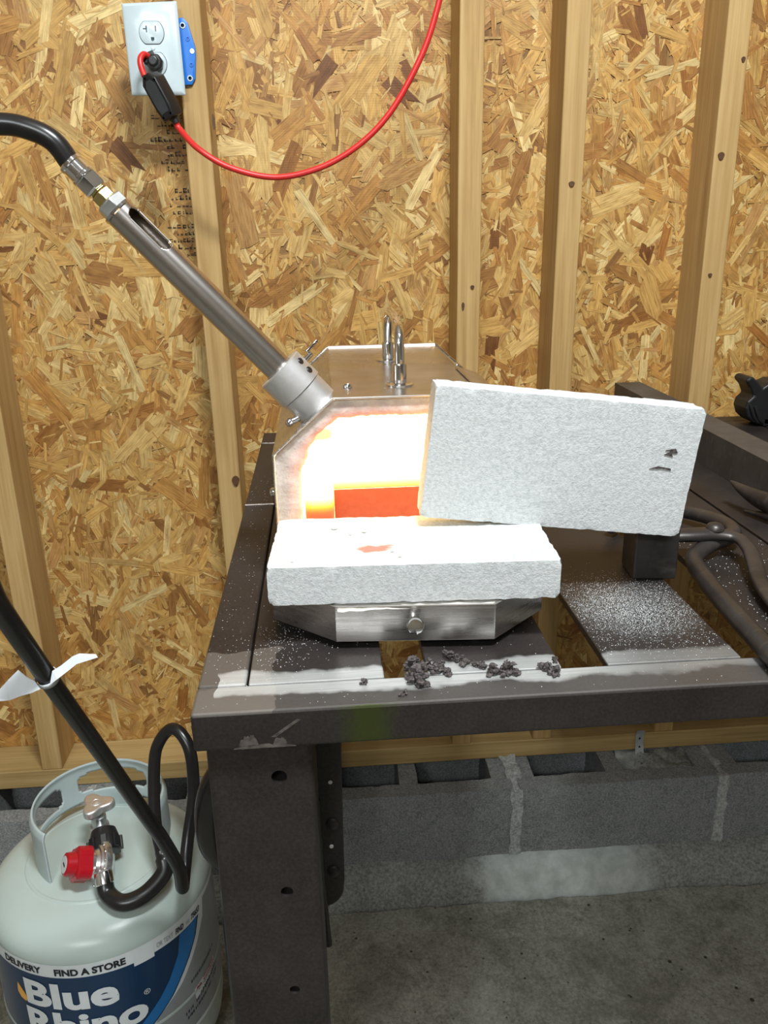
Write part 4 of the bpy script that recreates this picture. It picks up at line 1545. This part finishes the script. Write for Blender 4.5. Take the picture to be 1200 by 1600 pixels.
tg2 = thing('pointed_tongs', (0.50, 0.82, ZT), 'dark iron tongs with pointed jaws lying near the angle iron', 'tongs')
p1 = spline([(0.472, 0.886, ZT + 0.030), (0.476, 0.862, ZT + 0.026), (0.485, 0.835, ZT + 0.022), (0.502, 0.800, ZT + 0.020), (0.530, 0.760, ZT + 0.018), (0.56, 0.70, ZT + .014), (0.57, 0.60, ZT + .0125)], 6)
n = len(p1)
MB().tube(p1, [0.0012 + 0.0105 * min(1, (i / 14) ** 0.8) for i in range(n)], 12).build('jaw', M['forged'], tg2, 60)
p2 = spline([(0.474, 0.850, ZT + 0.005), (0.490, 0.815, ZT + 0.008), (0.515, 0.775, ZT + 0.009), (0.545, 0.735, ZT + 0.009), (0.535, 0.66, ZT + .009), (0.52, 0.60, ZT + .009)], 6)
n = len(p2)
MB().tube(p2, [0.0014 + 0.0075 * min(1, (i / 10)) for i in range(n)], 12).build('jaw', M['forged'], tg2, 60)
MB().lathe((0.545, 0.732, ZT + 0.015), (0, 0, 1), [(0, 0.010), (0.012, 0.010), (0.016, 0.006), (0.017, 0.0005)], 20).build('rivet', M['forged'], tg2, 60)

ai = thing('steel_tube', (0.54, 1.1, ZT), 'long dark rectangular steel tube lying across the bench toward the wall', 'steel tube')
m = MB()
for x0, x1, z0_, z1_ in ((0.518, 0.521, ZT, 0.9545), (0.561, 0.564, ZT, 0.9545), (0.521, 0.561, 0.9515, 0.9545), (0.521, 0.561, ZT, ZT + 0.003)):
    m.prism([(x0, 0.82, z0_), (x1, 0.82, z0_), (x1, 0.82, z1_), (x0, 0.82, z1_)], (0.0045, 0.608, 0))
weld_bm(m, 'tube_wall', M['black_iron'], ai, 0)

# black plastic tool by the wall
bt = thing('black_clamp', (0.75, 1.25, ZT), 'black plastic clamp head with a fin and cable standing by the wall', 'clamp')
def bq(px, py, y=1.262):
    return (0.6896 + (px - 1160) * 0.00125 - 0.008, y, 0.9884 - (py - 582) * 0.00109 - 0.002)
outl = [(1157, 588), (1160, 582), (1166, 581), (1173, 588), (1181, 598), (1189, 592), (1198, 588), (1215, 590), (1228, 605), (1232, 630), (1222, 651), (1204, 657), (1186, 655), (1174, 650), (1165, 641), (1161, 628), (1163, 618), (1170, 610), (1165, 598)]
MB().prism([bq(*q) for q in outl], (0, 0.045, 0)).build('clamp_body', M['blackplastic'], bt, 0, 0.006, 3)
MB().lathe(bq(1208, 606, 1.2625), (0, -1, 0), [(0, 0.009), (0.002, 0.0085), (0.0025, 0.006), (0.001, 0.004), (0.001, 0.0008)], 24).build('pivot', M['blackplastic'], bt, 40)
for k in range(2):
    MB().tube([bq(1166 + k * 7, 622 + k * 3, 1.262), bq(1172 + k * 7, 640 + k * 3, 1.259), bq(1180 + k * 7, 650 + k, 1.262)], 0.0028, 8).build('ridge', M['blackplastic'], bt, 60)
MB().tube(spline([bq(1205, 600, 1.285), bq(1198, 570, 1.285), bq(1197, 530, 1.285), bq(1204, 480, 1.285), bq(1220, 400, 1.285)], 8), 0.0035, 10).build('cable', M['rubber'], bt, 60)
MB().box(0.715, 0.758, 1.262, 1.307, ZT, 0.920).build('clamp_foot', M['blackplastic'], bt, 0, 0.003)

# ================================================================ burnt fibre clumps
def clump(pts, label, seed):
    o = None
    m = MB()
    rs = random.Random(seed)
    for (x, y, s) in pts:
        for _ in range(12):
            px, py, pz = x + rs.gauss(0, s * .34), y + rs.gauss(0, s * .34), ZT + abs(rs.gauss(0.3, .4)) * s + s * .1
            b = MB().ball((px, py, pz), s * rs.uniform(.18, .42), 12, rs.uniform(.35, 1.2))
            c = Vector((px, py, pz))
            b.v = [tuple(c + (Vector(v) - c) * (0.75 + 1.3 * abs(noise.noise(Vector(v) * 700 + Vector((seed, 0, 0)))) + 0.8 * max(0, noise.noise(Vector(v) * 1500)))) for v in b.v]
            b.v = [(v[0], v[1], max(v[2], ZT)) for v in b.v]
            m.add(b.v, b.f)
    o = m.build('burnt_fibre', M['slag'], None, 30)
    tag(o, label, 'debris')
    return o


clump([(0.0590, 0.5400, 0.009), (0.0600, 0.531, 0.0095), (0.0605, 0.522, 0.009), (0.0600, 0.546, 0.006)], 'upright lump of burnt grey fibre at the bench slot', 1)
clump([(0.072, 0.546, 0.0055), (0.079, 0.541, 0.006), (0.084, 0.537, 0.0045), (0.076, 0.538, 0.005)], 'flaky grey fibre scrap beside the upright lump', 2)
clump([(0.090, 0.563, 0.0045), (0.095, 0.555, 0.0045), (0.101, 0.551, 0.0045), (0.107, 0.546, 0.004), (0.112, 0.542, 0.004), (0.097, 0.547, 0.004)], 'thin trailing strip of burnt fibre on the white weld mark', 3)
clump([(0.1185, 0.532, 0.007), (0.125, 0.530, 0.0075), (0.131, 0.530, 0.0065)], 'rounded dark clump of burnt fibre on the white weld mark', 4)
clump([(0.160, 0.534, 0.006), (0.164, 0.530, 0.0055), (0.162, 0.526, 0.0045)], 'dark spiky fibre clump near the wider bench slot', 5)
clump([(0.0213, 0.5293, 0.0036)], 'tiny dark fibre crumb on the front rail', 6)
clump([(0.0493, 0.5115, 0.003), (0.046, 0.509, 0.002)], 'small flake of fibre at the bench front edge', 7)

# ================================================================ wall outlet
out = thing('wall_outlet', (-0.222, STUD_Y, 1.413), 'white wall outlet plate with blue box tab on the stud', 'outlet')
PY = 1.352
m = MB()
pl = [(-0.2612, 1.4135), (-0.1832, 1.4135), (-0.1845, 1.5345), (-0.2622, 1.5315)]
pin = [(-0.2575, 1.4175), (-0.1870, 1.4175), (-0.1882, 1.5308), (-0.2585, 1.5280)]
vs = [(x, PY + 0.006, z) for x, z in pl] + [(x, PY + 0.003, z) for x, z in pl] + [(x, PY, z) for x, z in pin]
m.add(vs, [(0, 1, 2, 3), (8, 9, 10, 11)] + [(a + k, a + (k + 1) % 4, a + 4 + (k + 1) % 4, a + 4 + k) for a in (0, 4) for k in range(4)])
plate = m.build('cover_plate', M['white_plastic'], out, 0, 0.0012)
for cz in (1.494, 1.4545):
    cx = -0.2232
    pl = []
    for a in np.linspace(0, 2 * PI, 48, endpoint=False):
        x, z = 0.0172 * math.cos(a), 0.0172 * math.sin(a)
        z = max(-0.0142, min(0.0142, z))
        pl.append((cx + x, PY - 0.0018, cz + z))
    rcp = MB().prism(pl, (0, 0.0078, 0)).build('receptacle', M['white_plastic'], out, 30, 0.0005)
    rim = [(cx + (q[0] - cx) * 1.045, PY - 0.004, cz + (q[2] - cz) * 1.05) for q in pl]
    carve(plate, MB().prism(rim, (0, 0.012, 0)))
    s = MB()
    s.prism([(cx + x, PY - 0.004, cz + z) for x, z in ((-0.0075, 0.0), (-0.0060, 0.0), (-0.0060, 0.0085), (-0.0075, 0.0085), (-0.0075, 0.0055), (-0.0115, 0.0055), (-0.0115, 0.004), (-0.0075, 0.004))], (0, 0.0095, 0))
    s.prism([(cx + x, PY - 0.004, cz + z) for x, z in ((0.0055, 0.001), (0.0068, 0.001), (0.0068, 0.0085), (0.0055, 0.0085))], (0, 0.0095, 0))
    s.prism([(cx + 0.001 + x, PY - 0.004, cz - 0.0085 + z) for x, z in ((-0.0024, 0.0028), (-0.0024, -0.001), (-0.0012, -0.0026), (0.0012, -0.0026), (0.0024, -0.001), (0.0024, 0.0028))], (0, 0.0095, 0))
    carve(rcp, s)
MB().lathe((-0.2232, PY - 0.0003, 1.4742), (0, -1, 0), [(0, 0.003), (0.0008, 0.0026), (0.001, 0.0005)], 16).build('plate_screw', M['white_plastic'], plate, 40)
# blue box tab
pl = [(-0.190, 1.5155), (-0.1795, 1.5170), (-0.1735, 1.5105), (-0.1655, 1.4790), (-0.1655, 1.4680), (-0.1690, 1.4380), (-0.1745, 1.4295), (-0.190, 1.4290)]
MB().box(-0.2505, -0.1945, 1.3585, 1.435, 1.428, 1.519).build('outlet_box', M['blue_plastic'], out, 0, 0.002)
bl = MB().prism([(x, STUD_Y - 0.0062, z) for x, z in pl], (0, 0.005, 0)).build('box_tab', M['blue_plastic'], out, 0, 0.0012)
for hx, hz in ((-0.1808, 1.5065), (-0.1765, 1.4380)):
    MB().lathe((hx, STUD_Y - 0.0060, hz), (0, -1, 0), [(0, 0.0042), (0.0012, 0.0040), (0.0012, 0.0026), (0.0, 0.0026)], 20, caps=False).build('eyelet', M['white_plastic'], bl, 40)
    carve(bl, MB().cyl((hx, STUD_Y - 0.012, hz), (hx, STUD_Y + 0.002, hz), 0.0026, n=20))
    MB().lathe((hx, STUD_Y - 0.0012, hz), (0, -1, 0), [(0, 0.0025), (0.0012, 0.0024), (0.0018, 0.0012)], 16).build('eyelet_hole_disc', M['forged'], bl, 40)  # dark disc added inside the eyelet, its colour standing for the hole's shade
for hx, hz, hr in ((-0.1752, 1.4895, 0.0033), (-0.1728, 1.4560, 0.0033), (-0.1702, 1.4735, 0.0036)):
    MB().lathe((hx, STUD_Y - 0.0060, hz), (0, -1, 0), [(0, hr), (0.0012, hr * .9), (0.0012, hr * .55), (0.0002, hr * .5)], 20).build('boss', M['zinc'] if hr > .0034 else M['blue_plastic'], bl, 40)

# ================================================================ red cord with inline protector
cord = thing('power_cord', (-0.205, 1.30, 1.37), 'red power cord with black plug and inline protector box', 'power cord')
m = MB()
m.lathe((-0.2215, PY - 0.0015, 1.4545), (0, -1, 0), [(0, 0.0120), (0.010, 0.0120), (0.014, 0.0095), (0.022, 0.0085), (0.024, 0.006)], 8, 0.2)
m.obox((-0.2275, PY - 0.018, 1.4590), (0.0085, 0, 0.003), (0, 0.0055, 0), (-0.002, 0, 0.006))
m.build('plug', M['blackplastic'], cord, 30, 0.001)
MB().tube(spline([(-0.2275, PY - 0.021, 1.4605), (-0.2325, PY - 0.028, 1.4615), (-0.2368, PY - 0.033, 1.455), (-0.2365, PY - 0.036, 1.445), (-0.2322, PY - 0.040, 1.432)], 8), 0.0042, 14).build('short_cable', M['red_cord'], cord, 60)
# inline box: faceted body, tilted
LX = Vector((0.44, 0.02, -0.90)).normalized()
LN = Vector((-0.48, -0.84, -0.26)).normalized()
LN = (LN - LX * LN.dot(LX)).normalized()
LW = LX.cross(LN).normalized()
gc = Vector((-0.2085, 1.302, 1.4035))
pl2 = [(-0.0335, -0.0055), (-0.0335, 0.0055), (-0.024, 0.0135), (0.012, 0.0135), (0.029, 0.0105), (0.029, -0.0105), (0.012, -0.0135), (-0.024, -0.0135)]
gb = MB().prism([gc + LX * a + LW * b - LN * 0.0115 for a, b in pl2], LN * 0.023).build('protector_box', M['blackplastic'], cord, 0, 0.0022, 3)
pl3 = [(a * 0.72 - 0.001, b * 0.66) for a, b in pl2]
MB().prism([gc + LX * a + LW * b + LN * 0.0113 for a, b in pl3], LN * 0.0006).build('box_label', M['greyplastic'], gb, 0)
for a, b in ((-0.029, 0.003), (-0.021, -0.0105), (0.024, 0.0075), (0.024, -0.0075)):
    carve(gb, MB().cyl(gc + LX * a + LW * b + LN * 0.004, gc + LX * a + LW * b + LN * 0.016, 0.0019, n=16))
MB().lathe(gc + LX * 0.028, LX, [(0, 0.0075), (0.003, 0.0072), (0.004, 0.006), (0.009, 0.0056)], 20).build('strain_relief', M['blackplastic'], gb, 40)
ce = gc + LX * 0.034
MB().tube(spline([tuple(ce), tuple(ce + LX * 0.012), (-0.162, 1.285, 1.3345), (-0.1189, 1.28, 1.3093), (-0.0561, 1.28, 1.2957), (0.0089, 1.28, 1.3077), (0.0651, 1.28, 1.3366), (0.1119, 1.28, 1.3794),
                  (0.1533, 1.28, 1.444), (0.1758, 1.28, 1.4988), (0.190, 1.28, 1.56), (0.20, 1.28, 1.66), (0.205, 1.285, 1.80), (0.205, 1.29, 2.2)], 8), 0.0043, 14).build('cable', M['red_cord'], cord, 60)
